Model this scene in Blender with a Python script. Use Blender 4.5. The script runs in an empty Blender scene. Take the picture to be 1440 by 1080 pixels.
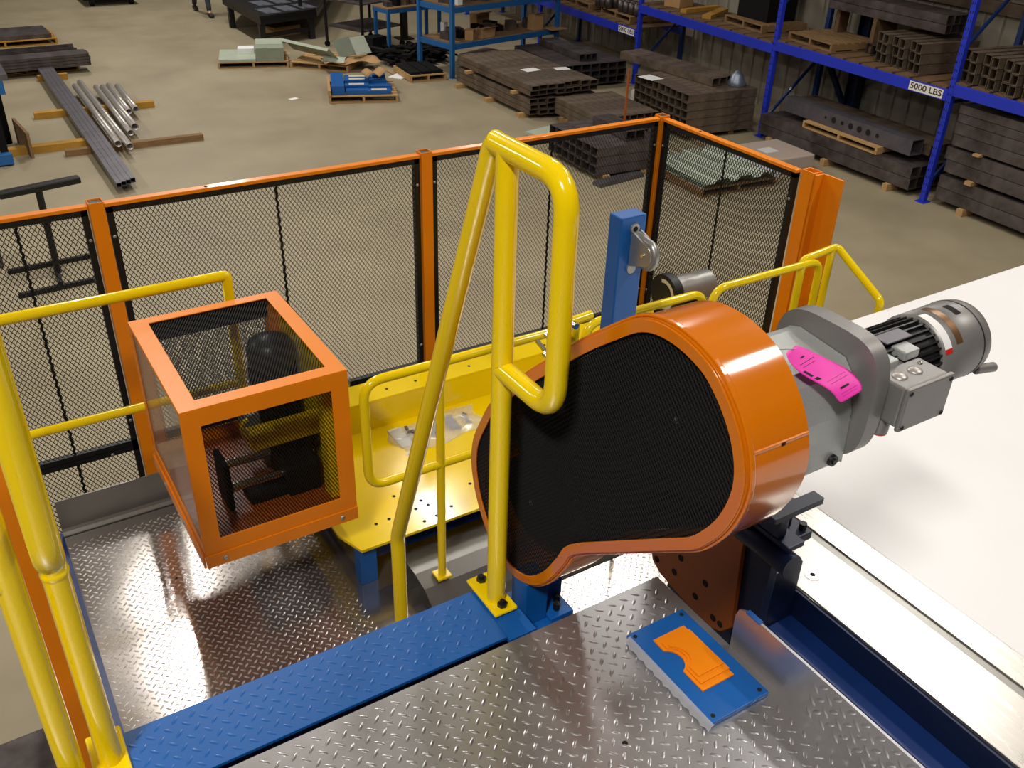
import bpy, math, random
from mathutils import Vector, Matrix, Quaternion
random.seed(4)
sc = bpy.context.scene
COL = sc.collection
PI = math.pi

# ------------------------------------------------------------------ camera
cam_d = bpy.data.cameras.new('camera')
cam_o = bpy.data.objects.new('camera', cam_d)
COL.objects.link(cam_o)
sc.camera = cam_o
cam_d.sensor_width = 36.0
cam_d.lens = 36.0 * 1302.93 / 1440.0
cam_d.clip_start = 0.02
cam_d.clip_end = 200
_a, _b, _c = 0.57074, 0.54567, 0.03372
_f = Vector((math.sin(_a) * math.cos(_b), math.cos(_a) * math.cos(_b), -math.sin(_b)))
_r = Vector((math.cos(_a), -math.sin(_a), 0))
_u = _r.cross(_f)
_r2 = _r * math.cos(_c) + _u * math.sin(_c)
_u2 = -_r * math.sin(_c) + _u * math.cos(_c)
cam_o.matrix_world = Matrix(((_r2.x, _u2.x, -_f.x, 0), (_r2.y, _u2.y, -_f.y, 0), (_r2.z, _u2.z, -_f.z, 4.3), (0, 0, 0, 1)))

# ------------------------------------------------------------------ view, world, lamps
sc.view_settings.view_transform = 'Standard'
sc.view_settings.look = 'None'
sc.view_settings.gamma = 1
sc.view_settings.use_curve_mapping = False
sc.view_settings.exposure = 0.0
world = bpy.data.worlds.new('world')
sc.world = world
world.use_nodes = True
world.node_tree.nodes['Background'].inputs[0].default_value = (0.55, 0.52, 0.48, 1)
world.node_tree.nodes['Background'].inputs[1].default_value = 0.06
LAMPZ = 8.0
# x, y, watts, width x, length y
LAMPS = [(-2.2, -1.2, 420, 0.45, 1.3, 'above and behind the near yellow handrail'), (1.18, 9.05, 300, 0.20, 2.3, 'mirrored as a streak in the lower platform'),
         (4.8, 9.5, 100, 0.22, 1.6, 'mirrored in the yellow machine bed'), (6.2, 7.0, 130, 0.5, 1.2, 'mirrored in the lower platform by the gusset'),
         (7.0, 3.5, 110, 0.5, 2.0, 'above the far side of the white table'), (5.05, -0.25, 150, 0.4, 1.3, 'above the near side of the white table'),
         (-6.0, 11.0, 300, 0.6, 2.4, 'high over the left floor'), (4.8, 18.4, 330, 0.6, 2.0, 'over the open floor beyond the fence'),
         (10.6, 18.3, 110, 0.6, 2.0, 'over the blue shelving'), (9.2, 5.2, 110, 0.5, 1.6, 'added to brighten the floor right of the fence'), (-5.8, 21.0, 340, 0.6, 2.4, 'over the far left floor'), (5.0, 26.0, 340, 0.6, 2.4, 'over the walking person')]  # lamp right of the fence is added to brighten the floor there

# ------------------------------------------------------------------ materials
MAT = {}
def srgb(c):
    return tuple(((v / 255.0) / 12.92 if v / 255.0 <= 0.04045 else ((v / 255.0 + 0.055) / 1.055) ** 2.4) for v in c)
def mat(name, rgb, rough=0.5, metal=0.0, noise=0.0, nscale=8.0, rgb2=None, rnoise=0.0, bump=0.0, bscale=60.0, coat=0.0, stretch=None, spec=0.5):
    m = bpy.data.materials.new(name)
    m.use_nodes = True
    nt = m.node_tree
    b = nt.nodes['Principled BSDF']
    col = srgb(rgb) + (1,)
    b.inputs['Base Color'].default_value = col
    b.inputs['Roughness'].default_value = rough
    b.inputs['Metallic'].default_value = metal
    b.inputs['Coat Weight'].default_value = coat
    b.inputs['Coat Roughness'].default_value = 0.08
    b.inputs['Specular IOR Level'].default_value = spec
    tc = nt.nodes.new('ShaderNodeTexCoord')
    mp = nt.nodes.new('ShaderNodeMapping')
    nt.links.new(tc.outputs['Object'], mp.inputs[0])
    if stretch:
        mp.inputs['Scale'].default_value = stretch
    if noise > 0 or rnoise > 0 or rgb2:
        n = nt.nodes.new('ShaderNodeTexNoise')
        n.inputs['Scale'].default_value = nscale
        n.inputs['Detail'].default_value = 6
        n.inputs['Roughness'].default_value = 0.6
        nt.links.new(mp.outputs[0], n.inputs['Vector'])
        if noise > 0 or rgb2:
            r = nt.nodes.new('ShaderNodeValToRGB')
            r.color_ramp.elements[0].position = 0.32
            r.color_ramp.elements[1].position = 0.68
            c2 = srgb(rgb2) + (1,) if rgb2 else tuple(v * (1 - noise) for v in col[:3]) + (1,)
            r.color_ramp.elements[0].color = c2
            r.color_ramp.elements[1].color = col
            nt.links.new(n.outputs['Fac'], r.inputs[0])
            nt.links.new(r.outputs[0], b.inputs['Base Color'])
        if rnoise > 0:
            mr = nt.nodes.new('ShaderNodeMapRange')
            mr.inputs['From Min'].default_value = 0.3
            mr.inputs['From Max'].default_value = 0.7
            mr.inputs['To Min'].default_value = max(0.02, rough - rnoise)
            mr.inputs['To Max'].default_value = rough + rnoise
            nt.links.new(n.outputs['Fac'], mr.inputs['Value'])
            nt.links.new(mr.outputs[0], b.inputs['Roughness'])
    if bump > 0:
        n2 = nt.nodes.new('ShaderNodeTexNoise')
        n2.inputs['Scale'].default_value = bscale
        n2.inputs['Detail'].default_value = 3
        nt.links.new(mp.outputs[0], n2.inputs['Vector'])
        bp = nt.nodes.new('ShaderNodeBump')
        bp.inputs['Strength'].default_value = bump
        bp.inputs['Distance'].default_value = 0.004
        nt.links.new(n2.outputs['Fac'], bp.inputs['Height'])
        nt.links.new(bp.outputs[0], b.inputs['Normal'])
    MAT[name] = m
    return m
mat('concrete', (156, 145, 119), 0.6, noise=0.30, nscale=0.7, bump=0.15, bscale=14, rgb2=(138, 127, 103), rnoise=0.08)
mat('yellow', (240, 206, 6), 0.16, coat=0.2, noise=0.06, nscale=3)
mat('orange', (234, 132, 12), 0.36, coat=0.12, noise=0.05, nscale=3, spec=0.35)
mat('orange_guard', (208, 112, 8), 0.16, coat=0.7, noise=0.05, nscale=3, spec=0.4)
mat('blue', (8, 88, 164), 0.42, coat=0.08, noise=0.08, nscale=5)
mat('navy', (14, 44, 100), 0.36, coat=0.2, noise=0.1, nscale=5)
mat('rack_blue', (30, 50, 190), 0.45, noise=0.15, nscale=4)
mat('shelf_blue', (28, 96, 160), 0.5, noise=0.15, nscale=4)
mat('black', (18, 17, 18), 0.45)
mat('matte_black', (8, 8, 9), 0.75, spec=0.25)
mat('mesh_black', (15, 14, 13), 0.6, spec=0.3)
mat('diamond', (186, 186, 188), 0.36, metal=0.85, noise=0.12, nscale=5, rnoise=0.06)
mat('diamond_low', (200, 194, 190), 0.145, metal=0.9, noise=0.15, nscale=3, rnoise=0.02)
mat('lug_steel', (214, 208, 202), 0.34, metal=0.85)
mat('brushed', (196, 192, 186), 0.30, metal=0.9, noise=0.12, nscale=6, rnoise=0.08, stretch=(12, 1, 1))
mat('brushed_dark', (140, 138, 134), 0.34, metal=0.85, noise=0.12, nscale=6)
mat('galvanised', (176, 176, 172), 0.38, metal=0.7, noise=0.2, nscale=9)
mat('chrome', (210, 210, 210), 0.15, metal=1.0)
mat('motor_grey', (130, 128, 126), 0.42, metal=0.35, noise=0.08, nscale=20)
mat('gear_grey', (170, 174, 172), 0.40, metal=0.35, noise=0.1, nscale=16, bump=0.2, bscale=300)
mat('motor_dark', (46, 46, 48), 0.38, metal=0.3)
mat('fin_black', (26, 26, 28), 0.38, metal=0.2)
mat('white_sheet', (232, 231, 232), 0.42, noise=0.03, nscale=2)
mat('shelf_wood', (112, 84, 54), 0.8, noise=0.4, nscale=6)
mat('wood', (188, 150, 98), 0.75, noise=0.35, nscale=6, stretch=(1, 8, 8))
mat('old_wood', (140, 108, 70), 0.8, noise=0.4, nscale=6, stretch=(1, 8, 8))
mat('yellow_wood', (180, 134, 44), 0.8, noise=0.3, nscale=4)
mat('cardboard', (176, 138, 92), 0.85, noise=0.12, nscale=4)
mat('steel_navy', (8, 24, 58), 0.4, noise=0.1, nscale=5)  # darker navy with the mount's shade in the colour; also the dark column
mat('mill_steel', (106, 98, 98), 0.42, metal=0.5, noise=0.35, nscale=5, rgb2=(68, 60, 57))
mat('brown_steel', (122, 106, 90), 0.5, metal=0.35, noise=0.4, nscale=5, rgb2=(80, 68, 58))
mat('steel_grey', (108, 104, 112), 0.4, metal=0.5, noise=0.3, nscale=6)
mat('pipe_light', (190, 184, 178), 0.38, metal=0.6, noise=0.15, nscale=10)
mat('plate_light', (150, 158, 172), 0.4, metal=0.6, noise=0.4, nscale=7, rgb2=(96, 102, 116))
mat('primer', (142, 152, 134), 0.55, noise=0.12, nscale=4)
mat('primer_pale', (172, 182, 164), 0.5, noise=0.1, nscale=4)
mat('paper', (232, 232, 232), 0.6)
mat('pink', (238, 60, 178), 0.5, noise=0.06, nscale=20)
mat('red', (200, 24, 22), 0.35)
mat('cream', (206, 196, 168), 0.5)
mat('wall_tan', (146, 138, 124), 0.6, noise=0.12, nscale=2)
mat('ceiling_brown', (222, 214, 206), 0.8, noise=0.2, nscale=0.5)
mat('denim', (44, 48, 58), 0.9, noise=0.2, nscale=30)
mat('shirt', (78, 74, 72), 0.9, noise=0.1, nscale=20)
mat('skin', (196, 148, 120), 0.55)
mat('hair', (50, 36, 26), 0.7)
mat('boot', (40, 32, 28), 0.7)
mat('hole', (8, 8, 8), 0.9)
mat('ink', (24, 22, 24), 0.7)
mat('bronze_label', (124, 92, 62), 0.35, metal=0.6)
mat('lamp_housing', (220, 220, 216), 0.5)
mat('dark_orange', (160, 78, 18), 0.4, noise=0.1, nscale=4)
mat('sticker', (226, 222, 214), 0.6)
def glassy(name, rgb, rough, alpha):
    m = bpy.data.materials.new(name); m.use_nodes = True
    b = m.node_tree.nodes['Principled BSDF']
    b.inputs['Base Color'].default_value = srgb(rgb) + (1,)
    b.inputs['Roughness'].default_value = rough
    b.inputs['Alpha'].default_value = alpha
    b.inputs['Coat Weight'].default_value = 0.5
    MAT[name] = m
glassy('clear_panel', (196, 176, 156), 0.12, 0.38)
glassy('plastic_film', (222, 222, 222), 0.2, 0.42)

glassy('bubble', (214, 214, 216), 0.2, 0.8)

# ------------------------------------------------------------------ mesh helpers
class MB:
    def __init__(s): s.v = []; s.f = []; s.sm = []
    def add(s, vs, fs, smooth=False):
        o = len(s.v); s.v += [tuple(p) for p in vs]
        s.f += [tuple(i + o for i in q) for q in fs]; s.sm += [smooth] * len(fs)
        return s
    def box(s, x0, y0, z0, x1, y1, z1, M=None):
        vs = [Vector((x, y, z)) for z in (z0, z1) for y in (y0, y1) for x in (x0, x1)]
        if M: vs = [M @ p for p in vs]
        return s.add(vs, [(0, 2, 3, 1), (4, 5, 7, 6), (0, 1, 5, 4), (2, 6, 7, 3), (0, 4, 6, 2), (1, 3, 7, 5)])
    def bar(s, p0, p1, w, h, up=(0, 0, 1)):
        p0 = Vector(p0); p1 = Vector(p1); d = (p1 - p0).normalized(); up = Vector(up)
        if abs(d.dot(up)) > 0.99: up = Vector((0, 1, 0))
        sd = d.cross(up).normalized() * w / 2; u = sd.cross(d).normalized() * h / 2
        vs = [p + a * sd + c * u for p in (p0, p1) for a, c in ((-1, -1), (1, -1), (1, 1), (-1, 1))]
        return s.add(vs, [(0, 1, 2, 3), (7, 6, 5, 4), (0, 4, 5, 1), (1, 5, 6, 2), (2, 6, 7, 3), (3, 7, 4, 0)])
    def cyl(s, p0, p1, r, r1=None, n=20, caps=True, smooth=True):
        p0 = Vector(p0); p1 = Vector(p1); r1 = r if r1 is None else r1
        d = (p1 - p0).normalized(); a = d.orthogonal().normalized(); b = d.cross(a)
        vs = []
        for p, q in ((p0, r), (p1, r1)):
            for i in range(n):
                t = 2 * PI * i / n; vs.append(p + (a * math.cos(t) + b * math.sin(t)) * q)
        s.add(vs, [(i, (i + 1) % n, n + (i + 1) % n, n + i) for i in range(n)], smooth)
        if caps:
            s.add(vs[:n], [tuple(range(n - 1, -1, -1))]); s.add(vs[n:], [tuple(range(n))])
        return s
    def lathe(s, p0, axis, prof, n=28):
        # prof: list of (distance along axis, radius)
        p0 = Vector(p0); d = Vector(axis).normalized(); a = d.orthogonal().normalized(); b = d.cross(a)
        vs = []
        for h, r in prof:
            for i in range(n):
                t = 2 * PI * i / n; vs.append(p0 + d * h + (a * math.cos(t) + b * math.sin(t)) * r)
        fs = []
        for k in range(len(prof) - 1):
            for i in range(n): fs.append((k * n + i, k * n + (i + 1) % n, (k + 1) * n + (i + 1) % n, (k + 1) * n + i))
        return s.add(vs, fs, True)
    def pipe_end(s, p0, p1, r, t, n=16):
        # hollow pipe
        p0 = Vector(p0); p1 = Vector(p1); d = (p1 - p0).normalized(); a = d.orthogonal().normalized(); b = d.cross(a)
        vs = []
        for p in (p0, p1):
            for q in (r, r - t):
                for i in range(n):
                    th = 2 * PI * i / n; vs.append(p + (a * math.cos(th) + b * math.sin(th)) * q)
        f1 = []; f2 = []
        for i in range(n):
            j = (i + 1) % n
            f1 += [(i, j, 2 * n + j, 2 * n + i), (n + j, n + i, 3 * n + i, 3 * n + j)]
            f2 += [(j, i, n + i, n + j), (2 * n + i, 2 * n + j, 3 * n + j, 3 * n + i)]
        return s.add(vs, f1 + f2, True)
    def rtube(s, p0, p1, w, h, t, up=(0, 0, 1)):
        # hollow rectangular tube
        p0 = Vector(p0); p1 = Vector(p1); d = (p1 - p0).normalized(); up = Vector(up)
        if abs(d.dot(up)) > 0.99: up = Vector((0, 1, 0))
        sd = d.cross(up).normalized(); u = sd.cross(d).normalized()
        vs = []
        for p in (p0, p1):
            for q in (0, t):
                for a, c in ((-1, -1), (1, -1), (1, 1), (-1, 1)):
                    vs.append(p + sd * a * (w / 2 - q) + u * c * (h / 2 - q))
        fs = []
        for i in range(4):
            j = (i + 1) % 4
            fs += [(i, 8 + i, 8 + j, j), (4 + j, 12 + j, 12 + i, 4 + i), (i, j, 4 + j, 4 + i), (8 + j, 8 + i, 12 + i, 12 + j)]
        return s.add(vs, fs)
    def path(s, pts, r, n=14, bend=0.0, closed=False, caps=True):
        P = [Vector(p) for p in pts]
        Q = []
        N = len(P)
        for i, p in enumerate(P):
            if (not closed and i in (0, N - 1)) or bend <= 0: Q.append(p); continue
            a = P[(i - 1) % N]; c = P[(i + 1) % N]
            da = (a - p); dc = (c - p); la = da.length; lc = dc.length; da.normalize(); dc.normalize()
            k = min(bend, la * 0.45, lc * 0.45)
            for j in range(7):
                t = j / 6.0
                Q.append((p + da * k) * (1 - t) ** 2 + p * 2 * t * (1 - t) + (p + dc * k) * t * t)
        m = len(Q)
        ups = None; rings = []
        for i, p in enumerate(Q):
            if closed: d = (Q[(i + 1) % m] - Q[i - 1]).normalized()
            else: d = (Q[min(i + 1, m - 1)] - Q[max(i - 1, 0)]).normalized()
            if ups is None: ups = d.orthogonal().normalized()
            ups = (ups - d * ups.dot(d)).normalized()
            b = d.cross(ups)
            rings.append([p + (ups * math.cos(2 * PI * j / n) + b * math.sin(2 * PI * j / n)) * r for j in range(n)])
        vs = [v for g in rings for v in g]
        fs = []
        for i in range(m if closed else m - 1):
            k = (i + 1) % m
            for j in range(n):
                fs.append((i * n + j, i * n + (j + 1) % n, k * n + (j + 1) % n, k * n + j))
        if closed:
            # find best offset for last ring to first
            best = min(range(n), key=lambda o: (rings[-1][0] - rings[0][o]).length)
            fs = fs[:-n]
            for j in range(n):
                fs.append(((m - 1) * n + j, (m - 1) * n + (j + 1) % n, (j + 1 + best) % n, (j + best) % n))
        s.add(vs, fs, True)
        if caps and not closed:
            s.add(rings[0], [tuple(range(n - 1, -1, -1))]); s.add(rings[-1], [tuple(range(n))])
        return s
    def prism(s, poly, vec, smooth=False):
        v = Vector(vec); n = len(poly); P = [Vector(p) for p in poly]
        s.add(P + [p + v for p in P], [(i, (i + 1) % n, n + (i + 1) % n, n + i) for i in range(n)], smooth)
        s.add(P, [tuple(range(n - 1, -1, -1))]); s.add([p + v for p in P], [tuple(range(n))])
        return s
    def ring(s, outer, inner, vec):
        v = Vector(vec); n = len(outer); A = [Vector(p) for p in outer]; B = [Vector(p) for p in inner]
        vs = A + B + [p + v for p in A] + [p + v for p in B]
        fs = []
        for i in range(n):
            j = (i + 1) % n
            fs += [(i, j, n + j, n + i), (2 * n + j, 2 * n + i, 3 * n + i, 3 * n + j), (j, i, 2 * n + i, 2 * n + j), (n + i, n + j, 3 * n + j, 3 * n + i)]
        return s.add(vs, fs)
    def dome(s, c, axis, r, h, n=12, k=4):
        prof = [(h * math.sin(i / k * PI / 2), r * math.cos(i / k * PI / 2) + 1e-5) for i in range(k + 1)]
        return s.lathe(c, axis, prof, n)
    def mesh(s, name, off=(0, 0, 0)):
        me = bpy.data.meshes.new(name)
        ox, oy, oz = off
        me.from_pydata([(x - ox, y - oy, z - oz) for x, y, z in s.v], [], s.f)
        me.polygons.foreach_set('use_smooth', s.sm)
        me.update()
        return me

def obj(name, mb, m, parent=None, bevel=0.0, kind=None, label=None, local=False, fix=True):
    off = (0, 0, 0)
    if parent is not None and not local:
        w = parent.location.copy(); q = parent.parent
        while q is not None: w += q.location; q = q.parent
        off = tuple(w)
    me = mb.mesh(name, off) if isinstance(mb, MB) else mb
    if isinstance(mb, MB) and fix:
        import bmesh
        bm = bmesh.new(); bm.from_mesh(me); bmesh.ops.recalc_face_normals(bm, faces=bm.faces); bm.to_mesh(me); bm.free()
    if m is not None and not me.materials: me.materials.append(MAT[m])
    o = bpy.data.objects.new(name, me)
    COL.objects.link(o)
    if parent is not None: o.parent = parent
    if bevel > 0:
        b = o.modifiers.new('bevel', 'BEVEL'); b.width = bevel; b.segments = 2; b.limit_method = 'ANGLE'; b.angle_limit = 0.7
        b.harden_normals = False
    if kind: o['kind'] = kind
    if label: o['label'] = label
    return o
def thing(name, label, cat, loc=(0, 0, 0), rz=0.0, group=None, kind=None):
    o = bpy.data.objects.new(name, None); COL.objects.link(o)
    o.empty_display_size = 0.1
    o.location = loc; o.rotation_euler = (0, 0, rz)
    o['label'] = label; o['category'] = cat
    if group: o['group'] = group
    if kind: o['kind'] = kind
    return o
def tag(o, label, cat, group=None):
    o['label'] = label; o['category'] = cat
    if group: o['group'] = group
    return o
def dup(root, loc, rz=None, label=None, group=None):
    r = root.copy(); COL.objects.link(r); r.location = loc
    if rz is not None: r.rotation_euler = (0, 0, rz)
    if label: r['label'] = label
    if group: r['group'] = group
    for ch in list(root.children):
        c = ch.copy(); COL.objects.link(c); c.parent = r
        for g in list(ch.children):
            d = g.copy(); COL.objects.link(d); d.parent = c
    return r
def struct(name, mb, m, parent=None, **k):
    o = obj(name, mb, m, parent, **k)
    o['kind'] = 'structure'
    return o

# expanded metal: strands as tilted ribbons, local a (horizontal) and b (vertical) axes
def expanded(o3, A, B, W, H, ca, cb, strand, inside=None, depth=0.002):
    """o3 origin, A/B unit axes, W/H size, ca/cb diamond size, strand width"""
    o3 = Vector(o3); A = Vector(A); B = Vector(B); Nn = A.cross(B).normalized()
    mb = MB()
    na = int(W / ca); nb = int(H / cb)
    ca = W / na; cb = H / nb
    vs = []; fs = []
    for i in range(na):
        for j in range(nb):
            x = i * ca; y = j * cb
            for (x0, y0), (x1, y1) in (((x + ca / 2, y), (x + ca, y + cb / 2)), ((x + ca, y + cb / 2), (x + ca / 2, y + cb)),
                                       ((x + ca / 2, y), (x, y + cb / 2)), ((x, y + cb / 2), (x + ca / 2, y + cb))):
                if inside and not (inside(x0, y0) and inside(x1, y1)): continue
                dx, dy = x1 - x0, y1 - y0; l = math.hypot(dx, dy); nx, ny = -dy / l * strand / 2, dx / l * strand / 2
                k = len(vs)
                for px, py, e in ((x0 - nx, y0 - ny, -1), (x1 - nx, y1 - ny, -1), (x1 + nx, y1 + ny, 1), (x0 + nx, y0 + ny, 1)):
                    vs.append(o3 + A * px + B * py + Nn * e * depth / 2)
                fs.append((k, k + 1, k + 2, k + 3))
    mb.add(vs, fs)
    return mb

# raised lugs of chequer plate
def lugs(o3, A, B, W, H, pa=0.034, pb=0.0352, L=0.024, wd=0.0075, h=0.0017, mask=None):
    o3 = Vector(o3); A = Vector(A); B = Vector(B); Nn = A.cross(B).normalized()
    vs = []; fs = []
    def one(cx, cy, ang):
        ca, sa = math.cos(ang), math.sin(ang)
        k = len(vs)
        for (x, y, z) in ((-L / 2, 0, 0), (-L / 4, -wd / 2 * .85, 0), (0, -wd / 2, 0), (L / 4, -wd / 2 * .85, 0), (L / 2, 0, 0), (L / 4, wd / 2 * .85, 0), (0, wd / 2, 0), (-L / 4, wd / 2 * .85, 0),
                          (-L / 3.2, 0, h * .7), (0, -wd / 7, h), (L / 3.2, 0, h * .7), (0, wd / 7, h)):
            vs.append(o3 + A * (cx + x * ca - y * sa) + B * (cy + x * sa + y * ca) + Nn * z)
        for q in ((0, 1, 8), (1, 2, 9, 8), (2, 3, 10, 9), (3, 4, 10), (4, 5, 10), (5, 6, 11, 10), (6, 7, 8, 11), (7, 0, 8), (8, 9, 10, 11)):
            fs.append(tuple(k + t for t in q))
    i = 0
    x = pa * 0.4
    while x < W - pa * 0.4:
        y = pb * 0.4
        while y < H - pb * 0.4:
            if not mask or mask(x, y): one(x, y, -PI / 4)
            if x + pa / 2 < W - .012 and y + pb / 2 < H - .012 and (not mask or mask(x + pa / 2, y + pb / 2)): one(x + pa / 2, y + pb / 2, PI / 4)
            y += pb
        x += pa
    mb = MB(); mb.add(vs, fs, True)
    return mb

# ================================================================== SETTING
b = MB(); b.add([(-30, -15, 0), (30, -15, 0), (30, 45, 0), (-30, 45, 0)], [(0, 1, 2, 3)])
struct('floor', b, 'concrete', fix=False)
b = MB()
for k in range(7):     # sawn joints of the slab, shallow dark strips
    pass
# right-hand wall of ribbed sheet metal; runs behind the pallet racks
wy0, wy1 = -10.0, 44.0
def wallx(y): return 12.62 + 0.078 * (y - 7.3)
b = MB(); nrib = 0; y = wy0; pts = []
while y < wy1:
    for dy, dx in ((0, 0), (0.02, -0.03), (0.05, -0.03), (0.07, 0)):
        pts.append((wallx(y + dy) + dx, y + dy))
    y += 0.30
vs = []
for (x, yy) in pts: vs += [(x, yy, 0), (x, yy, 9)]
b.add(vs, [(2 * i, 2 * i + 2, 2 * i + 3, 2 * i + 1) for i in range(len(pts) - 1)])
wall = struct('wall_right', b, 'wall_tan', fix=False)
b = MB(); b.add([(-30, -15, 9.0), (-30, 45, 9.0), (30, 45, 9.0), (30, -15, 9.0)], [(0, 1, 2, 3)])
ceil = struct('ceiling', b, 'ceiling_brown', fix=False)
for i in range(9):
    yy = -9 + i * 6.0
    b = MB(); b.box(-29, yy - .1, 8.5, 15, yy + .1, 8.75); b.box(-29, yy - .02, 8.75, 15, yy + .02, 9.0)
    struct('roof_beam', b, 'brown_steel', ceil)
# girt on the wall
b = MB(); b.bar((wallx(3) - .06, 3, 2.35), (wallx(35) - .06, 35, 2.35), .1, .16)
struct('trim_1', b, 'brown_steel')
# lamps
lamp0 = None
for i, (lx, ly, w, sx, sy, where) in enumerate(LAMPS):
    t = thing('ceiling_lamp', 'long white roof lamp ' + where, 'ceiling lamp', (lx, ly, LAMPZ), 0, 'warehouse lamps under the roof')
    b = MB(); b.box(-sx / 2 - .05, -sy / 2 - .05, 0.03, sx / 2 + .05, sy / 2 + .05, .13)
    obj('housing', b, 'lamp_housing', t, local=True)
    b = MB(); b.cyl((0, -sy / 3, .13), (0, -sy / 3, 1.0), .008, n=6); b.cyl((0, sy / 3, .13), (0, sy / 3, 1.0), .008, n=6)
    obj('hanger', b, 'galvanised', t, local=True)
    ld = bpy.data.lights.new('lamp_light', 'AREA'); ld.shape = 'RECTANGLE'; ld.size = sx; ld.size_y = sy
    ld.energy = w; ld.color = (1.0, 0.955, 0.89)
    lo = bpy.data.objects.new('lamp_light', ld); COL.objects.link(lo); lo.parent = t

# ================================================================== UPPER DECK
UZ = 2.77; LZ = 1.67
t = thing('upper_platform', 'chequer plate upper platform in the foreground beside the blue kerb', 'platform', (0.3, 0.4, 0))
b = MB(); b.box(-0.70, -1.2, UZ - .006, 1.2, 1.2, UZ)
deck = obj('deck_plate', b, 'diamond', t)
obj('raised_lug', lugs((-0.70, -0.35, UZ), (1, 0, 0), (0, 1, 0), 1.88, 1.545, mask=lambda x, y: not (1.705 < x < 1.875 and 1.145 < y < 1.435)), 'diamond', deck, kind='stuff', fix=False)
b = MB(); b.cyl((0.845, 0.865, UZ), (0.845, 0.865, UZ + .0012), .006, n=12)
obj('bolt_hole', b, 'hole', deck)
for (x0, y0, x1, y1) in ((-.70, 1.12, 1.2, 1.19), (-.70, -1.2, 1.2, -1.13), (-.70, -1.13, -.63, 1.12), (1.13, -1.13, 1.195, 1.12)):
    b = MB(); b.box(x0, y0, UZ - .13, x1, y1, UZ - .006); obj('frame_beam', b, 'navy', t)
for (x, y) in ((-.66, -1.16), (-.66, 1.15), (1.16, -1.16), (1.16, 1.10)):
    b = MB(); b.box(x - .05, y - .05, .012, x + .05, y + .05, UZ - .13); b.box(x - .1, y - .1, 0, x + .1, y + .1, .012)
    obj('leg', b, 'navy', t, bevel=.003)
# kick plate standing on the right edge
b = MB()
kp = [(1.2, y, z) for y, z in ((-1.2, UZ), (.95, UZ), (.952, UZ + .09), (.945, UZ + .112), (.925, UZ + .122), (-1.2, UZ + .122))]
b.prism(kp, (.006, 0, 0))
kick = obj('kick_plate', b, 'diamond', t)
obj('raised_lug', lugs((1.2, .74, UZ + .004), (0, -1, 0), (0, 0, 1), 1.7, .115, L=.028, wd=.010, h=.0022), 'diamond', kick, kind='stuff', fix=False)
b = MB(); b.box(1.1975, .885, UZ + .12, 1.2085, .925, UZ + .1245); obj('paint_mark', b, 'blue', kick)

# blue chequer kerb running along the platform
t = thing('blue_kerb', 'bright blue painted chequer plate kerb beam along the platform edge', 'kerb beam', (0.4, 1.3, 0))
b = MB(); b.box(0.012, 1.216, UZ - .008, .792, 1.378, UZ); kt = obj('tread_plate', b, 'blue', t, bevel=.001)
obj('raised_lug', lugs((.012, 1.220, UZ), (1, 0, 0), (0, 1, 0), .765, .155, h=.0011), 'blue', kt, kind='stuff', fix=False)
b = MB(); b.box(0.012, 1.235, UZ - .16, .855, 1.372, UZ - .0165); obj('beam', b, 'navy', t, bevel=.003)
b = MB(); b.box(.792, 1.208, UZ - .016, .862, 1.378, UZ - .004); obj('end_plate', b, 'blue', t, bevel=.001)
b = MB(); b.box(.862, 1.208, UZ - .115, .985, 1.42, UZ - .10); obj('lower_plate', b, 'blue', t, bevel=.001)
for x in (.06, .82):
    b = MB(); b.box(x - .045, 1.26, .012, x + .045, 1.35, UZ - .16); b.box(x - .09, 1.22, 0, x + .09, 1.39, .012); obj('leg', b, 'navy', t)
# short blue post under the guard with its bolts
t = thing('support_post', 'short blue post holding up the tip of the orange guard', 'post', (.93, 1.33, UZ - .10))
b = MB(); b.box(.892, 1.300, UZ - .10, .955, 1.362, UZ + .034); obj('post_body', b, 'blue', t, bevel=.003)
b = MB(); b.box(.955, 1.335, UZ - .10, 1.02, 1.347, UZ - .02); b.box(.955, 1.28, UZ - .10, 1.02, 1.347, UZ - .088); obj('angle_bracket', b, 'blue', t, bevel=.001)
for (x, y) in ((.985, 1.303), (1.0, 1.325)):
    b = MB(); b.cyl((x, y, UZ - .088), (x, y, UZ - .068), .009, n=6, smooth=False); obj('bolt', b, 'black', t)
b = MB(); b.box(.985, 1.28, LZ, 1.02, 1.347, UZ - .10); obj('post_foot', b, 'navy', t)
b = MB(); b.box(.892, 1.300, LZ, .955, 1.362, UZ - .118); obj('lower_post', b, 'navy', t)

# blue loose plate with the orange cut-out and film edge
t = thing('blue_mounting_plate', 'thick blue steel plate lying on the chequer platform, half wrapped in film', 'steel plate', (1.09, .94, UZ))
b = MB(); b.box(1.013, .806, UZ + .0018, 1.172, 1.078, UZ + .014); obj('plate', b, 'blue', t, bevel=.0015)
for (x, y) in ((1.026, 1.065), (1.158, .82), (1.03, .82), (1.158, 1.065)):
    b = MB(); b.cyl((x, y, UZ + .014), (x, y, UZ + .0146), .005, n=10); obj('bolt_hole', b, 'hole', t)
fv = []; n = 26
for i in range(n + 1):
    y = .80 + i * (.27 / n)
    for k, (dx, dz) in enumerate(((1.016, .0150), (1.010, .0152), (1.006 + .002 * math.sin(i * 2.3), .009), (1.002 + .003 * math.sin(i * 2.3), .003))):
        fv.append((dx, y, UZ + dz))
b = MB(); b.add(fv, [(i * 4 + k, i * 4 + k + 1, (i + 1) * 4 + k + 1, (i + 1) * 4 + k) for i in range(n) for k in range(3)], True)
obj('film', b, 'plastic_film', t, fix=False)
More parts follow.
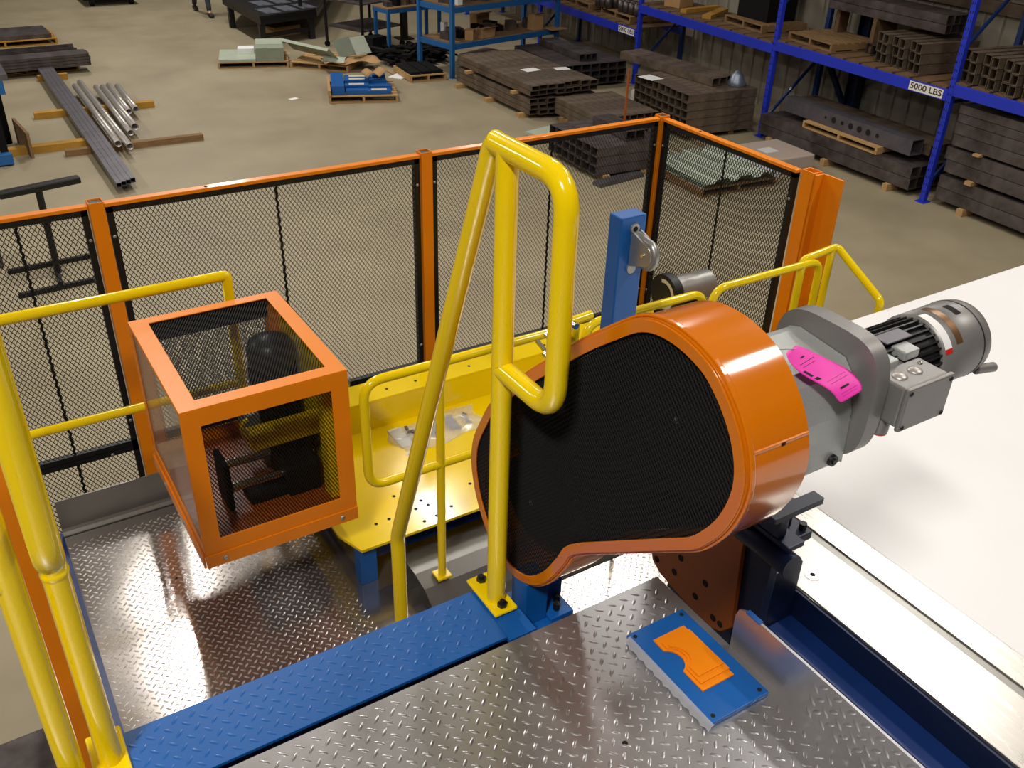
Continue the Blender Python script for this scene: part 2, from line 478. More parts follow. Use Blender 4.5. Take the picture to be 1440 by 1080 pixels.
# orange pieces: two flat plates with a round bite, in plate coordinates
def orange_piece(name, label, poly, z0):
    b = MB(); b.prism([(x, y, z0) for x, y in poly], (0, 0, .0028)); o = obj(name, b, 'orange', None)
    return o
def bite(x0, x1, y0, y1, cx, cy, r):
    P = [(x0, y0)]
    P += [(x1, y0), (x1, y1), (x0, y1)]
    th = math.acos(min(1, (x0 - cx) / r)) if abs(x0 - cx) < r else 0
    for i in range(9):
        a = th - 2 * th * i / 8
        P.append((cx + r * math.cos(a), cy + r * math.sin(a)))
    return P
t = thing('orange_shim_pack', 'small stack of orange cut steel shims lying on the blue plate', 'shims', (1.10, .94, UZ + .014))
for k, (x0, x1, y0, y1, cy) in enumerate(((1.052, 1.138, .875, 1.035, .968), (1.060, 1.1395, .890, 1.018, .968), (1.066, 1.136, .905, 1.004, .966))):
    b = MB(); b.prism([(x, y, UZ + .0142 + k * .0032) for x, y in bite(x0, x1, y0, y1, x0 - .012, cy, .034)], (0, 0, .003)); obj('shim', b, 'orange', t)

# ================================================================== RIGHT HANDRAIL
R0 = 0.0212
def post_plate(t, x, y, z):
    b = MB(); b.box(x - .030, y - .062, z + .001, x + .030, y + .072, z + .011); obj('base_plate', b, 'yellow', t, bevel=.004)
    for dy in (-.042, .052):
        b = MB(); b.cyl((x, y + dy, z + .011), (x, y + dy, z + .020), .012, n=6, smooth=False); b.cyl((x, y + dy, z + .020), (x, y + dy, z + .026), .006, n=10)
        obj('bolt', b, 'black', t)
HX = .8247; HY = 1.322
t = thing('stair_handrail', 'yellow tube handrail bolted to the blue kerb, with a hooked loop and slanted leg', 'handrail', (HX, HY, UZ))
b = MB(); b.cyl((HX, HY, UZ + .011), (HX, HY, 3.825), R0, n=24); obj('post', b, 'yellow', t)
b = MB(); b.path([(HX, HY, 3.388), (HX, 1.14, 3.388), (HX, 1.14, 3.822), (HX, 1.365, 3.822)], R0, n=22, bend=.062); obj('loop', b, 'yellow', t)
b = MB(); b.path([(HX, 1.355, 3.828), (HX, 1.372, 3.812), (HX, 1.855, 2.567), (HX, 1.850, LZ + .01)], R0 - .0005, n=22, bend=.03); obj('slanted_leg', b, 'yellow', t)
post_plate(t, HX, HY + .014, UZ)
b = MB(); b.box(HX - .05, 1.80, LZ + .0005, HX + .05, 1.90, LZ + .012); obj('foot_plate', b, 'yellow', t, bevel=.003)
# ladder rungs/steps between the platforms
LX = -.014
t = thing('left_handrail', 'near yellow tube handrail post on the left end of the blue kerb', 'handrail', (LX, HY, UZ))
b = MB(); b.cyl((LX, HY, UZ + .011), (LX, HY, 3.825), R0, n=24); obj('post', b, 'yellow', t)
b = MB(); b.lathe((LX, HY, 3.24), (0, 0, 1), [(0, R0), (.004, R0 + .0016), (.010, R0 + .0018), (.014, R0)], 24); obj('weld_collar', b, 'yellow', t)
b = MB(); b.path([(LX, HY, 3.388), (LX, 1.14, 3.388), (LX, 1.14, 3.822), (LX, 1.365, 3.822)], R0, n=22, bend=.062); obj('loop', b, 'yellow', t)
b = MB(); b.box(LX - .034, HY - .062, UZ - .0, LX + .030, HY + .072, UZ + .011); obj('base_plate', b, 'yellow', t, bevel=.004)
b = MB(); b.box(LX - .034, HY - .062, UZ - .12, LX + .012, HY + .05, UZ); obj('bracket', b, 'navy', t)
GX = -.078
t = thing('guardrail_post', 'leftmost yellow tube guardrail post, left of the near handrail post', 'guardrail', (GX, 1.30, 2.2))
b = MB(); b.cyl((GX, 1.30, 2.35), (GX, 1.30, 3.83), R0, n=24); obj('post', b, 'yellow', t)
b = MB(); b.cyl((GX, 1.30, 3.275), (-1.2, 1.30, 3.275), R0 * .9, n=16); obj('middle_rail', b, 'yellow', t)
b = MB(); b.cyl((GX - .01, 1.30, 3.83), (-1.2, 1.30, 3.83), R0, n=16); obj('top_rail', b, 'yellow', t)
b = MB(); b.cyl((-1.18, 1.30, 2.35), (-1.18, 1.30, 3.83), R0, n=16); obj('post', b, 'yellow', t)
b = MB(); b.box(-1.24, 1.268, 2.3, GX + .03, 1.332, 2.35); obj('foot_rail', b, 'orange', t, bevel=.003)
for x in (-1.18, GX - .01):
    b = MB(); b.box(x - .03, 1.27, 0, x + .03, 1.33, 2.3); obj('foot_post', b, 'orange', t)
# orange frame post seen between the yellow tubes
t = thing('orange_frame_post', 'orange square post standing between the two near yellow tubes', 'post', (-.045, 1.93, 0))
b = MB(); b.box(-.085, 1.90, .012, -.015, 1.97, 3.4); b.box(-.13, 1.85, 0, .03, 2.02, .012); obj('post_body', b, 'orange', t, bevel=.003)

# ================================================================== LOWER DECK
t = thing('lower_platform', 'shiny chequer plate lower platform under the orange box', 'platform', (1.0, 2.6, 0))
b = MB(); b.box(.035, 1.45, LZ - .006, 2.9, 3.50, LZ)
deck = obj('deck_plate', b, 'diamond_low', t)
def m2(x, y):
    X = x + .035; Y = y + 1.50
    return not (X > .96 and Y > 2.35) and not (1.3 < X and Y < 1.5)
obj('raised_lug', lugs((.035, 1.50, LZ), (1, 0, 0), (0, 1, 0), 2.3, 1.95, mask=m2), 'lug_steel', deck, kind='stuff', fix=False)
# bent-up back edge
prof = [(3.495, LZ - .006), (3.51, LZ - .006), (3.528, LZ + .004), (3.535, LZ + .02), (3.535, LZ + .165), (3.529, LZ + .165), (3.529, LZ + .022), (3.522, LZ + .010), (3.508, LZ), (3.495, LZ)]
b = MB(); b.prism([(.035, y, z) for y, z in prof], (2.865, 0, 0), False); obj('upturned_edge', b, 'brushed_dark', t)
b = MB(); b.box(.0, 1.45, LZ - .10, .035, 3.535, LZ + .0); b.box(2.87, 1.45, LZ - .12, 2.92, 3.535, LZ - .006); b.box(.035, 1.45, LZ - .12, 2.87, 1.5, LZ - .006); b.box(.035, 3.47, LZ - .12, 2.87, 3.53, LZ - .006)
obj('frame', b, 'navy', t)
for (x, y) in ((.05, 1.48), (2.85, 1.48), (.05, 3.48), (2.85, 3.48)):
    b = MB(); b.box(x - .04, y - .03, 0, x + .04, y + .03, LZ - .1); obj('leg', b, 'navy', t)
b = MB(); b.cyl((.375, 3.02, LZ), (.375, 3.02, LZ + .0012), .006, n=10); obj('bolt_hole', b, 'hole', deck)
# bent cover in front of the yellow tray
t = thing('step_cover', 'smooth bent steel cover sheet in front of the yellow tray', 'cover sheet', (1.6, 2.45, LZ))
pr = [(2.24, LZ + .003), (2.30, LZ + .05), (2.38, LZ + .096), (2.46, LZ + .11), (2.575, LZ + .112), (2.575, LZ + .1), (2.46, LZ + .1), (2.38, LZ + .086), (2.30, LZ + .04), (2.25, LZ + .003)]
b = MB(); b.prism([(1.16, y, z) for y, z in pr], (1.3, 0, 0)); obj('sheet', b, 'brushed_dark', t)
b = MB(); b.box(1.16, 2.5, LZ + .001, 2.46, 2.55, LZ + .1); obj('rib', b, 'brushed_dark', t)

# ================================================================== YELLOW TRAY BASE
PZ = 1.87
t = thing('yellow_machine_bed', 'long yellow steel machine bed with drilled holes on a blue base', 'machine bed', (1.0, 2.6, LZ))
b = MB(); pl = [(1.0, 2.592), (3.42, 2.592), (3.42, 3.338), (.955, 3.338), (.955, 2.72)]
b.prism([(x, y, PZ - .012) for x, y in pl], (0, 0, .012)); bed = obj('bed_plate', b, 'yellow', t, bevel=.002)
b = MB(); b.box(.955, 3.338, PZ - .012, 3.42, 3.350, PZ + .142); obj('riser', b, 'yellow', t)
b = MB(); b.box(.955, 3.338, PZ + .142, 3.42, 3.50, PZ + .154); obj('top_flange', b, 'yellow', t, bevel=.002)
b = MB(); b.box(1.04, 2.64, LZ + .1, 3.4, 2.66, PZ - .012); b.box(1.04, 2.66, LZ + .1, 1.06, 3.3, PZ - .012); b.box(1.0, 3.28, LZ + .1, 3.4, 3.3, PZ - .012); obj('base_channel', b, 'navy', t)
for x in (1.0, 1.9, 2.8):
    b = MB(); b.box(x, 2.615, LZ + .0005, x + .07, 2.68, PZ - .012); obj('foot', b, 'blue', t, bevel=.002)
    b = MB(); b.box(x, 3.24, LZ + .0005, x + .07, 3.30, PZ - .012); obj('foot', b, 'blue', t, bevel=.002)
for (x, y) in [(1.114, 2.71), (1.172, 2.713), (1.253, 2.837), (1.338, 2.756), (1.351, 2.716), (1.29, 2.63), (1.249, 3.056), (1.573, 2.756), (1.295, 2.716), (1.349, 2.637), (1.65, 2.66), (1.9, 2.72), (1.43, 2.66)]:
    b = MB(); b.cyl((x, y, PZ), (x, y, PZ + .0008), .0075, n=10); obj('bolt_hole', b, 'hole', t)
for i in range(11):
    x = 1.05 + i * .22 - (.07 if i % 2 else 0)
    b = MB(); b.cyl((x, 3.40, PZ + .154), (x, 3.40, PZ + .1548), .0075, n=10); obj('bolt_hole', b, 'hole', t)
# plastic bag of parts on the bed
t = thing('bag_of_fasteners', 'crumpled clear plastic bag of grey parts lying on the yellow bed', 'plastic bag', (1.65, 3.22, PZ))
vs = []; fs = []; nx, ny = 26, 12
rnd = random.Random(5)
for j in range(ny + 1):
    for i in range(nx + 1):
        u = i / nx; v = j / ny
        e = math.sin(PI * u) ** .5 * math.sin(PI * v) ** .6
        h = .004 + e * (.030 + .018 * math.sin(u * 9 + v * 4) + .014 * rnd.random())
        x = 1.42 + .46 * u + .02 * math.sin(v * 7); y = 3.10 + .21 * v + .012 * math.sin(u * 11) - .04 * (1 - u)
        vs.append((x, y, PZ + h))
for j in range(ny):
    for i in range(nx):
        k = j * (nx + 1) + i; fs.append((k, k + 1, k + nx + 2, k + nx + 1))
b = MB(); b.add(vs, fs, True); obj('film', b, 'plastic_film', t, fix=False)
b = MB()
for k in range(40):
    x = 1.50 + rnd.random() * .32; y = 3.14 + rnd.random() * .12
    M = Matrix.Translation((x, y, PZ + .009 + rnd.random() * .012)) @ Matrix.Rotation(rnd.random() * 6, 4, 'Z')
    b.box(-.014, -.006, -.006, .014, .006, .006, M)
obj('small_parts', b, 'steel_grey', t, kind='stuff')
b = MB(); b.box(1.435, 3.13, PZ + .001, 1.50, 3.29, PZ + .004); obj('paper_label', b, 'paper', t)

# ================================================================== YELLOW SAFETY RAILS (X direction)
RR = .0165
def loop_panel(name, label, x0, x1, y, z0, z1, posts, group=None):
    t = thing(name, label, 'safety rail', (x0, y, PZ), 0, group)
    b = MB(); b.path([(x0, y, z0), (x1, y, z0), (x1, y, z1), (x0, y, z1)], RR, n=16, bend=.07, closed=True); obj('loop', b, 'yellow', t)
    for px, zb in posts:
        b = MB(); b.cyl((px, y - .001, zb), (px, y - .001, z1), RR * .95, n=14); obj('post', b, 'yellow', t)
        b = MB(); b.box(px - .03, y - .03, zb - .006, px + .03, y + .03, zb + .004); obj('foot_plate', b, 'yellow', t, bevel=.002)
    return t
loop_panel('safety_rail', 'yellow rounded loop rail between the orange box and the guard', .972, 1.775, 2.405, 2.315, 2.735, ((1.25, LZ + .115),))
loop_panel('safety_rail', 'yellow rounded loop rail right behind the tall blue post', 1.85, 2.425, 2.395, 2.315, 2.735, ((2.1, LZ + .115),))
loop_panel('safety_rail', 'yellow rounded loop rail leading to the orange end post', 2.475, 3.085, 2.395, 2.315, 2.735, ((2.97, LZ - .0),))
t = thing('far_stair_rail', 'small yellow stair rail with a slanting tube at the far right end', 'handrail', (3.1, 2.4, LZ))
b = MB(); b.path([(3.00, 2.42, LZ - .4), (3.00, 2.42, 2.745), (3.205, 2.42, 2.765), (3.198, 2.14, 2.625), (3.198, 2.14, 0.01)], RR, n=16, bend=.025); obj('rail', b, 'yellow', t)
b = MB(); b.cyl((3.175, 2.42, 0.01), (3.175, 2.42, 2.76), RR, n=14); b.cyl((3.00, 2.42, 0.01), (3.00, 2.42, LZ - .38), RR, n=14); obj('post', b, 'yellow', t)
b = MB(); b.box(2.95, 2.37, 0, 3.23, 2.47, .01); obj('foot_plate', b, 'yellow', t)
# gate link and hook
t = thing('rail_latch', 'chromed latch rod linking the yellow rails beside the blue post', 'latch', (1.65, 2.3, 2.8))
b = MB(); b.cyl((1.735, 2.31, 2.80), (1.625, 2.31, 2.785), .006, n=8); b.cyl((1.625, 2.31, 2.786), (1.625, 2.31, 2.70), .005, n=8); obj('rod', b, 'chrome', t)
for p in ((1.735, 2.31, 2.80), (1.625, 2.31, 2.785), (1.622, 2.31, 2.71)):
    b = MB(); b.cyl((p[0], p[1] - .012, p[2]), (p[0], p[1] + .012, p[2]), .012, n=10); obj('knuckle', b, 'chrome', t)
for pa_, pb_ in (((1.72, 2.31, 2.79), (1.72, 2.385, 2.75)), ((1.63, 2.31, 2.71), (1.63, 2.385, 2.73))):
    b = MB(); b.bar(pa_, pb_, .012, .012); obj('bracket', b, 'chrome', t)
b = MB(); b.cyl((1.80, 2.395, 2.35), (1.80, 2.395, 2.765), .018, n=14); b.cyl((1.74, 2.395, 2.76), (1.87, 2.395, 2.77), .018, n=14); b.cyl((1.74, 2.395, 2.45), (1.87, 2.395, 2.45), .014, n=14); obj('hinge', b, 'yellow', t)

# left guard rail behind the orange box
t = thing('back_guardrail', 'yellow two-bar guardrail passing behind the orange box', 'guardrail', (.4, 3.42, LZ))
b = MB(); b.path([(-.35, 3.42, 2.735), (.838, 3.42, 2.735), (.838, 3.42, LZ + .01)], .021, n=18, bend=.012); obj('top_rail', b, 'yellow', t)
b = MB(); b.cyl((-.35, 3.42, 2.245), (.835, 3.42, 2.245), .018, n=16); obj('middle_rail', b, 'yellow', t)
b = MB(); b.cyl((-.34, 3.42, LZ - .3), (-.34, 3.42, 2.735), .021, n=16); b.box(-.36, 3.40, LZ - .06, .02, 3.44, LZ - .03); obj('post', b, 'yellow', t)
b = MB(); b.box(.79, 3.37, LZ + .001, .885, 3.47, LZ + .011); obj('foot_plate', b, 'yellow', t)

# ================================================================== ORANGE BOX GUARD
X0, X1, Y0, Y1, Z0, Z1 = .429, .997, 2.60, 3.31, 2.075, 2.68
t = thing('orange_mesh_box', 'orange framed box guard with black mesh top and front around a drive unit', 'machine guard', (X0, Y0, Z0))
def rect(a0, b0, a1, b1): return [(a0, b0), (a1, b0), (a1, b1), (a0, b1)]
W = .060; th = .004
b = MB(); b.ring([(x, y, Z1 - th) for x, y in rect(X0, Y0, X1, Y1)], [(x, y, Z1 - th) for x, y in rect(X0 + W + .005, Y0 + W - .004, X1 - W + .002, Y1 - W + .014)], (0, 0, th)); obj('top_frame', b, 'orange', t, bevel=.0015)
b = MB(); b.ring([(x, Y0, z) for x, z in rect(X0, Z0 - .035, X1, Z1 - th - .0002)], [(x, Y0, z) for x, z in rect(X0 + W, 2.146, X1 - W - .003, Z1 - .068)], (0, th, 0)); obj('front_frame', b, 'orange', t, bevel=.0012)
b = MB(); b.ring([(x, Y1 - th, z) for x, z in rect(X0, Z0, X1, Z1 - th - .0002)], [(x, Y1 - th, z) for x, z in rect(X0 + W, Z0 + W, X1 - W, Z1 - W)], (0, th, 0)); obj('back_frame', b, 'orange', t)
b = MB(); b.ring([(X0, y, z) for y, z in rect(Y0 + th, Z0, Y1 - th, Z1 - th)], [(X0, y, z) for y, z in rect(Y0 + .014, Z0 + .05, Y1 - .03, Z1 - .014)], (th, 0, 0)); obj('left_frame', b, 'orange', t)
b = MB(); b.box(X0 + th, Y0 + .008, Z0 + .02, X0 + th + .004, Y1 - .02, Z1 - .008); obj('clear_side_panel', b, 'clear_panel', t)
b = MB(); b.box(X0, Y0 - .006, Z0 - .042, X1, Y0 - .0005, Z0 + .012); obj('bottom_strip', b, 'orange', t, bevel=.0015)
b = MB(); b.box(X0 - .008, Y0 + .004, Z0 - .045, X0 - .0005, Y1, Z0 + .010); obj('side_strip', b, 'orange', t, bevel=.0015)
for x in (.495, .935):
    b = MB(); b.dome((x, Y0 - .006, Z0 - .016), (0, -1, 0), .010, .006); obj('bolt', b, 'galvanised', t)
for y in (2.85, 3.12):
    b = MB(); b.dome((X0 - .008, y, Z0 - .015), (-1, 0, 0), .010, .006); obj('bolt', b, 'galvanised', t)
obj('top_mesh', expanded((X0 + .045, Y0 + .045, Z1 - th - .004), (1, 0, 0), (0, 1, 0), .478, .63, .0105, .021, .0034), 'mesh_black', t, kind='stuff', fix=False)
obj('front_mesh', expanded((X0 + .05, Y0 + th + .003, Z0 + .05), (1, 0, 0), (0, 0, 1), .468, .505, .0105, .021, .0030), 'mesh_black', t, kind='stuff', fix=False)
b = MB(); b.box(X0 + .05, Y1 - .010, Z1 - .10, X1 - .05, Y1 - .005, Z1 - .03); obj('back_shade_strip', b, 'matte_black', t)  # shaded inner face of the back frame, laid on as a black strip
obj('back_mesh', expanded((X0 + .05, Y1 - .008, Z0 + .05), (1, 0, 0), (0, 0, 1), .468, .48, .013, .024, .0024), 'mesh_black', t, kind='stuff', fix=False)
b = MB(); b.box(X0 + .006, Y0 + .006, Z0 - .002, X1 - .006, Y1 - .006, Z0 + .003); obj('floor_pan', b, 'dark_orange', t)
b = MB(); b.box(X1 - .006, Y0 + .006, Z0 + .005, X1 - .001, Y1 - .006, Z1 - .006); obj('side_plate', b, 'yellow', t, label='yellow end plate')
# support between box and bed
b = MB(); b.box(.70, 2.95, 1.99, .99, 3.25, 2.073); b.box(.958, 2.95, PZ + .001, .99, 3.25, 1.99); b.box(.99, 2.95, PZ + .001, 1.05, 3.25, PZ + .014); obj('mounting_bracket', b, 'navy', t)
# drive unit inside
t = thing('drive_unit', 'dark motor with yellow channel and steel rods inside the orange box', 'drive motor', (.8, 2.95, Z0 + .003))
b = MB(); b.lathe((.885, 3.10, 2.19), (0, 0, 1), [(0, .02), (.0, .085), (.30, .085), (.31, .09), (.36, .09), (.395, .078), (.415, .04), (.42, .001)], 28); obj('motor_body', b, 'motor_dark', t)
b = MB()
for k in range(24):
    a = 2 * PI * k / 24; b.bar((.885 + .088 * math.cos(a), 3.10 + .088 * math.sin(a), 2.22), (.885 + .088 * math.cos(a), 3.10 + .088 * math.sin(a), 2.48), .004, .012, (math.cos(a), math.sin(a), 0))
obj('cooling_fins', b, 'fin_black', t)
b = MB(); b.box(.80, 2.98, Z0 + .004, .975, 3.22, 2.19); obj('gearbox', b, 'motor_dark', t, bevel=.006)
b = MB(); b.box(.74, 3.05, 2.22, .80, 3.16, 2.31); obj('terminal_box', b, 'motor_grey', t, bevel=.004)
b = MB(); b.box(.70, 2.835, 2.292, .985, 2.842, 2.36); b.box(.70, 2.842, 2.352, .985, 2.90, 2.36); b.box(.70, 2.842, 2.292, .985, 2.90, 2.30)
b.path([(.71, 2.84, 2.32), (.675, 2.84, 2.37), (.672, 2.84, 2.42), (.70, 2.84, 2.435)], .008, n=8, bend=.02); obj('yellow_channel', b, 'yellow', t)
b = MB(); b.cyl((.60, 2.90, 2.225), (.78, 2.90, 2.225), .016, n=14); b.cyl((.61, 2.84, 2.158), (.83, 2.84, 2.158), .017, n=14); obj('tie_rod', b, 'chrome', t)
b = MB(); b.box(.578, 2.80, Z0 + .004, .602, 2.94, 2.285); obj('end_plate', b, 'matte_black', t, bevel=.01)
b = MB(); b.box(.80, 2.78, Z0 + .004, .93, 2.95, 2.21); obj('bearing_block', b, 'matte_black', t, bevel=.008)
b = MB(); b.box(.66, 2.80, Z0 + .004, .80, 2.93, 2.115); obj('clamp', b, 'matte_black', t, bevel=.006)
b = MB(); b.box(.935, 2.70, Z0 + .004, .985, 2.76, 2.60); obj('yellow_upright', b, 'yellow', t)
# red-ringed knob behind the box
t = thing('red_ring_coupling', 'black and red round coupling sticking out right of the orange box', 'coupling', (1.03, 2.93, 2.42))
b = MB(); b.cyl((1.0, 2.93, 2.43), (1.045, 2.93, 2.43), .055, n=24); obj('red_ring', b, 'red', t)
b = MB(); b.cyl((1.045, 2.93, 2.43), (1.085, 2.93, 2.43), .05, n=24); obj('black_ring', b, 'black', t)
b = MB(); b.cyl((1.085, 2.93, 2.43), (1.12, 2.93, 2.43), .03, n=20); obj('steel_hub', b, 'galvanised', t)

# ================================================================== BIG ORANGE GUARD
GXF = .89; GD = .135
OUT = [(1.212, 3.463), (1.149, 3.519), (1.081, 3.573), (1.029, 3.612), (0.986, 3.631), (0.94, 3.637), (0.894, 3.633), (0.85, 3.620), (0.818, 3.599), (0.789, 3.571), (0.767, 3.542), (0.752, 3.512), (0.742, 3.479), (0.740, 3.444), (0.747, 3.404), (0.764, 3.359), (0.79, 3.316), (0.818, 3.282), (0.863, 3.246), (1.002, 3.135), (1.134, 3.027), (1.169, 2.968), (1.214, 2.892), (1.266, 2.834), (1.318, 2.803), (1.371, 2.792), (1.44, 2.808), (1.489, 2.847), (1.531, 2.908), (1.553, 2.975), (1.554, 3.03), (1.541, 3.08), (1.509, 3.144), (1.473, 3.202), (1.361, 3.325)]
def cr(P, k=4):
    Q = []; n = len(P)
    for i in range(n):
        p0, p1, p2, p3 = P[i - 1], P[i], P[(i + 1) % n], P[(i + 2) % n]
        for j in range(k):
            u = j / k
            Q.append(tuple(.5 * ((2 * p1[c]) + (-p0[c] + p2[c]) * u + (2 * p0[c] - 5 * p1[c] + 4 * p2[c] - p3[c]) * u * u + (-p0[c] + 3 * p1[c] - 3 * p2[c] + p3[c]) * u ** 3) for c in (0, 1)))
    return Q
OUTS = cr(OUT, 3)
def inset(P, d):
    n = len(P); A = sum(P[i][0] * P[(i + 1) % n][1] - P[(i + 1) % n][0] * P[i][1] for i in range(n)); sgn = 1 if A > 0 else -1
    Q = []
    for i in range(n):
        a, c = P[i - 2], P[(i + 2) % n]
        dx, dy = c[0] - a[0], c[1] - a[1]; l = math.hypot(dx, dy)
        Q.append((P[i][0] - sgn * dy / l * d, P[i][1] + sgn * dx / l * d))
    return Q
IN1 = inset(OUTS, .022)
def inpoly(P):
    def f(x, y):
        c = False; n = len(P); j = n - 1
        for i in range(n):
            xi, yi = P[i]; xj, yj = P[j]
            if (yi > y) != (yj > y) and x < (xj - xi) * (y - yi) / (yj - yi) + xi: c = not c
            j = i
        return c
    return f
t = thing('belt_guard', 'large orange two-lobed belt guard with black mesh face', 'machine guard', (GXF, 1.1, 2.8))
b = MB(); b.ring([(GXF, y, z) for y, z in OUTS], [(GXF, y, z) for y, z in IN1], (.004, 0, 0)); obj('face_flange', b, 'orange_guard', t, bevel=.0012)
rim = MB(); A_ = [(GXF + .004, y, z) for y, z in inset(OUTS, -.002)]; B_ = [(GXF + .004, y, z) for y, z in inset(OUTS, .002)]
rim.ring(A_, B_, (GD - .004, 0, 0)); rim.sm = [True] * len(rim.sm)
ro = obj('rim', rim, 'orange_guard', t)
md = ro.modifiers.new('edge', 'EDGE_SPLIT'); md.split_angle = .6
lip = MB(); lip.ring([(GXF + .008, y, z) for y, z in inset(OUTS, -.007)], [(GXF + .008, y, z) for y, z in inset(OUTS, -.0018)], (.010, 0, 0)); obj('lip', lip, 'orange_guard', t, bevel=.002)
b = MB(); b.prism([(GXF + GD - .004, y, z) for y, z in inset(OUTS, .003)], (.004, 0, 0)); obj('back_plate', b, 'matte_black', t)
b = MB(); b.box(GXF + .019, .7475, 3.508, GXF + GD, .756, 3.515); obj('seam_strip', b, 'orange_guard', t, bevel=.002)
b = MB(); b.box(GXF + .075, .7465, 3.509, GXF + .083, .7475, 3.514); obj('seam_slot', b, 'hole', t)
f = inpoly(inset(OUTS, .016))
obj('mesh', expanded((GXF + .007, .70, 2.75), (0, 1, 0), (0, 0, 1), .90, .92, .0115, .0115, .0026, inside=lambda x, y: f(x + .70, y + 2.75)), 'matte_black', t, kind='stuff', fix=False)
for (y, z, r) in ((.93, 3.44, .135), (1.38, 2.98, .10)):
    b = MB(); b.lathe((GXF + .05, y, z), (1, 0, 0), [(0, .001), (0, r * .35), (.012, r * .36), (.012, r * .9), (.004, r), (.05, r), (.05, .02)], 36); obj('pulley', b, 'matte_black', t)
b = MB(); b.path([(GXF + .075, y, z) for y, z in ((.80, 3.50), (1.29, 2.92), (1.45, 3.06), (1.02, 3.54))], .012, n=8, bend=.1, closed=True); obj('drive_belt', b, 'matte_black', t)
for (y, z) in ((1.36, 2.985), (.945, 3.45)):
    b = MB(); b.dome((GXF + .046, y, z), (-1, 0, 0), .007, .005); obj('bolt', b, 'galvanised', t)
# bolted bracket plate below (plane further right)
BX = 1.36
t = thing('gusset_plate', 'dark orange drilled gusset plate under the belt guard', 'bracket', (BX, 1.2, 2.57))
b = MB(); bp = [(1.36, 2.93), (1.39, 2.64), (1.375, 2.598), (1.227, 2.571), (1.143, 2.571), (1.115, 2.585), (1.086, 2.62), (1.092, 2.735), (1.10, 2.87), (1.10, 3.20), (1.30, 3.20)]
bp = [(1.43, 3.20), (1.405, 2.66), (1.385, 2.605), (1.35, 2.585), (1.235, 2.568), (1.143, 2.568), (1.115, 2.580), (1.084, 2.62), (1.0915, 2.732), (1.10, 2.863), (1.10, 3.20)]
b.prism([(BX, y, z) for y, z in bp], (.012, 0, 0)); obj('plate', b, 'dark_orange', t, bevel=.001)
for (y, z) in ((1.37, 2.62), (1.285, 2.69), (1.215, 2.615), (1.30, 2.63), (1.145, 2.60), (1.19, 2.68), (1.12, 2.60)):
    b = MB(); b.cyl((BX - .0008, y, z), (BX, y, z), .010, n=12); obj('bolt_hole', b, 'hole', t)

# ================================================================== GEARMOTOR
t = thing('gearmotor', 'grey finned gearmotor with terminal box hanging over the white table', 'gearmotor', (1.1, .9, 3.3))
hp = [(.812, 3.345), (.818, 3.45), (.838, 3.520), (.856, 3.538), (.96, 3.548), (.985, 3.540), (1.03, 3.42), (1.03, 3.345)]
b = MB(); b.prism([(1.0255, y, z) for y, z in hp], (.195, 0, 0)); obj('gear_housing', b, 'gear_grey', t, bevel=.008)
b = MB(); b.cyl((1.19, .8125, 3.362), (1.19, .806, 3.362), .011, n=16); b.cyl((1.19, .806, 3.362), (1.19, .803, 3.362), .006, n=6); obj('bolt', b, 'black', t)
b = MB(); b.cyl((1.12, .86, 3.27), (1.12, .86, 3.345), .011, n=14); obj('torque_stud', b, 'galvanised', t)
b = MB(); b.box(1.026, .806, 3.33, 1.092, .98, 3.45); obj('dark_gap_box', b, 'black', t)  # black box put in for the dark gap between guard and housing
b = MB(); b.cyl((1.07, .925, 3.545), (1.07, .925, 3.567), .020, n=16); b.cyl((1.07, .925, 3.567), (1.07, .925, 3.575), .012, n=6); obj('filler_plug', b, 'motor_dark', t)
b = MB(); b.box(1.115, .8275, 3.40, 1.165, .8305, 3.44); obj('rating_plate', b, 'galvanised', t)
def rsq(cy, cz, ry, rz, p=3.2, n=40):
    P = []
    for i in range(n):
        a = 2 * PI * i / n; c, s = math.cos(a), math.sin(a)
        P.append((cy + ry * abs(c) ** (2 / p) * (1 if c > 0 else -1), cz + rz * abs(s) ** (2 / p) * (1 if s > 0 else -1)))
    return P
b = MB(); b.prism([(1.222, y, z) for y, z in rsq(.900, 3.466, .115, .118, 3.6, 96)], (.034, 0, 0), True); fl = obj('flange', b, 'motor_grey', t, bevel=.006); fl.modifiers.new('edge', 'EDGE_SPLIT')
AX = (.9, 3.455)
b = MB(); b.lathe((1.262, AX[0], AX[1]), (1, 0, 0), [(0, .062), (.0, .070), (.03, .062), (.235, .062)], 28); obj('motor_body', b, 'motor_dark', t)
b = MB()
for k in range(32):
    a = 2 * PI * k / 32; c, s = math.cos(a), math.sin(a)
    L0 = 1.285 if k % 2 else 1.275
    b.bar((L0, AX[0] + .0655 * c, AX[1] + .0655 * s), (1.478, AX[0] + .0655 * c, AX[1] + .0655 * s), .0035, .012, (0, c, s))
obj('cooling_fins', b, 'fin_black', t)
b = MB(); b.box(1.345, .866, 3.5225, 1.415, .904, 3.5255); obj('motor_rating_plate', b, 'steel_grey', t, bevel=.001)
b = MB(); b.lathe((1.475, AX[0], AX[1]), (1, 0, 0), [(0, .066), (0, .0765), (.085, .077), (.087, .0775), (.125, .0775), (.142, .0745), (.154, .066), (.160, .05), (.161, .001)], 40); cowl = obj('fan_cowl', b, 'motor_grey', t)
b = MB(); b.lathe((1.590, AX[0], AX[1]), (1, 0, 0), [(0, .0778), (.001, .0785), (.003, .0785), (.004, .0778)], 40); obj('cowl_seam', b, 'motor_dark', cowl)
b = MB(); b.cyl((1.615, .84, 3.41), (1.665, .834, 3.405), .010, n=12); obj('brake_release', b, 'motor_grey', t)
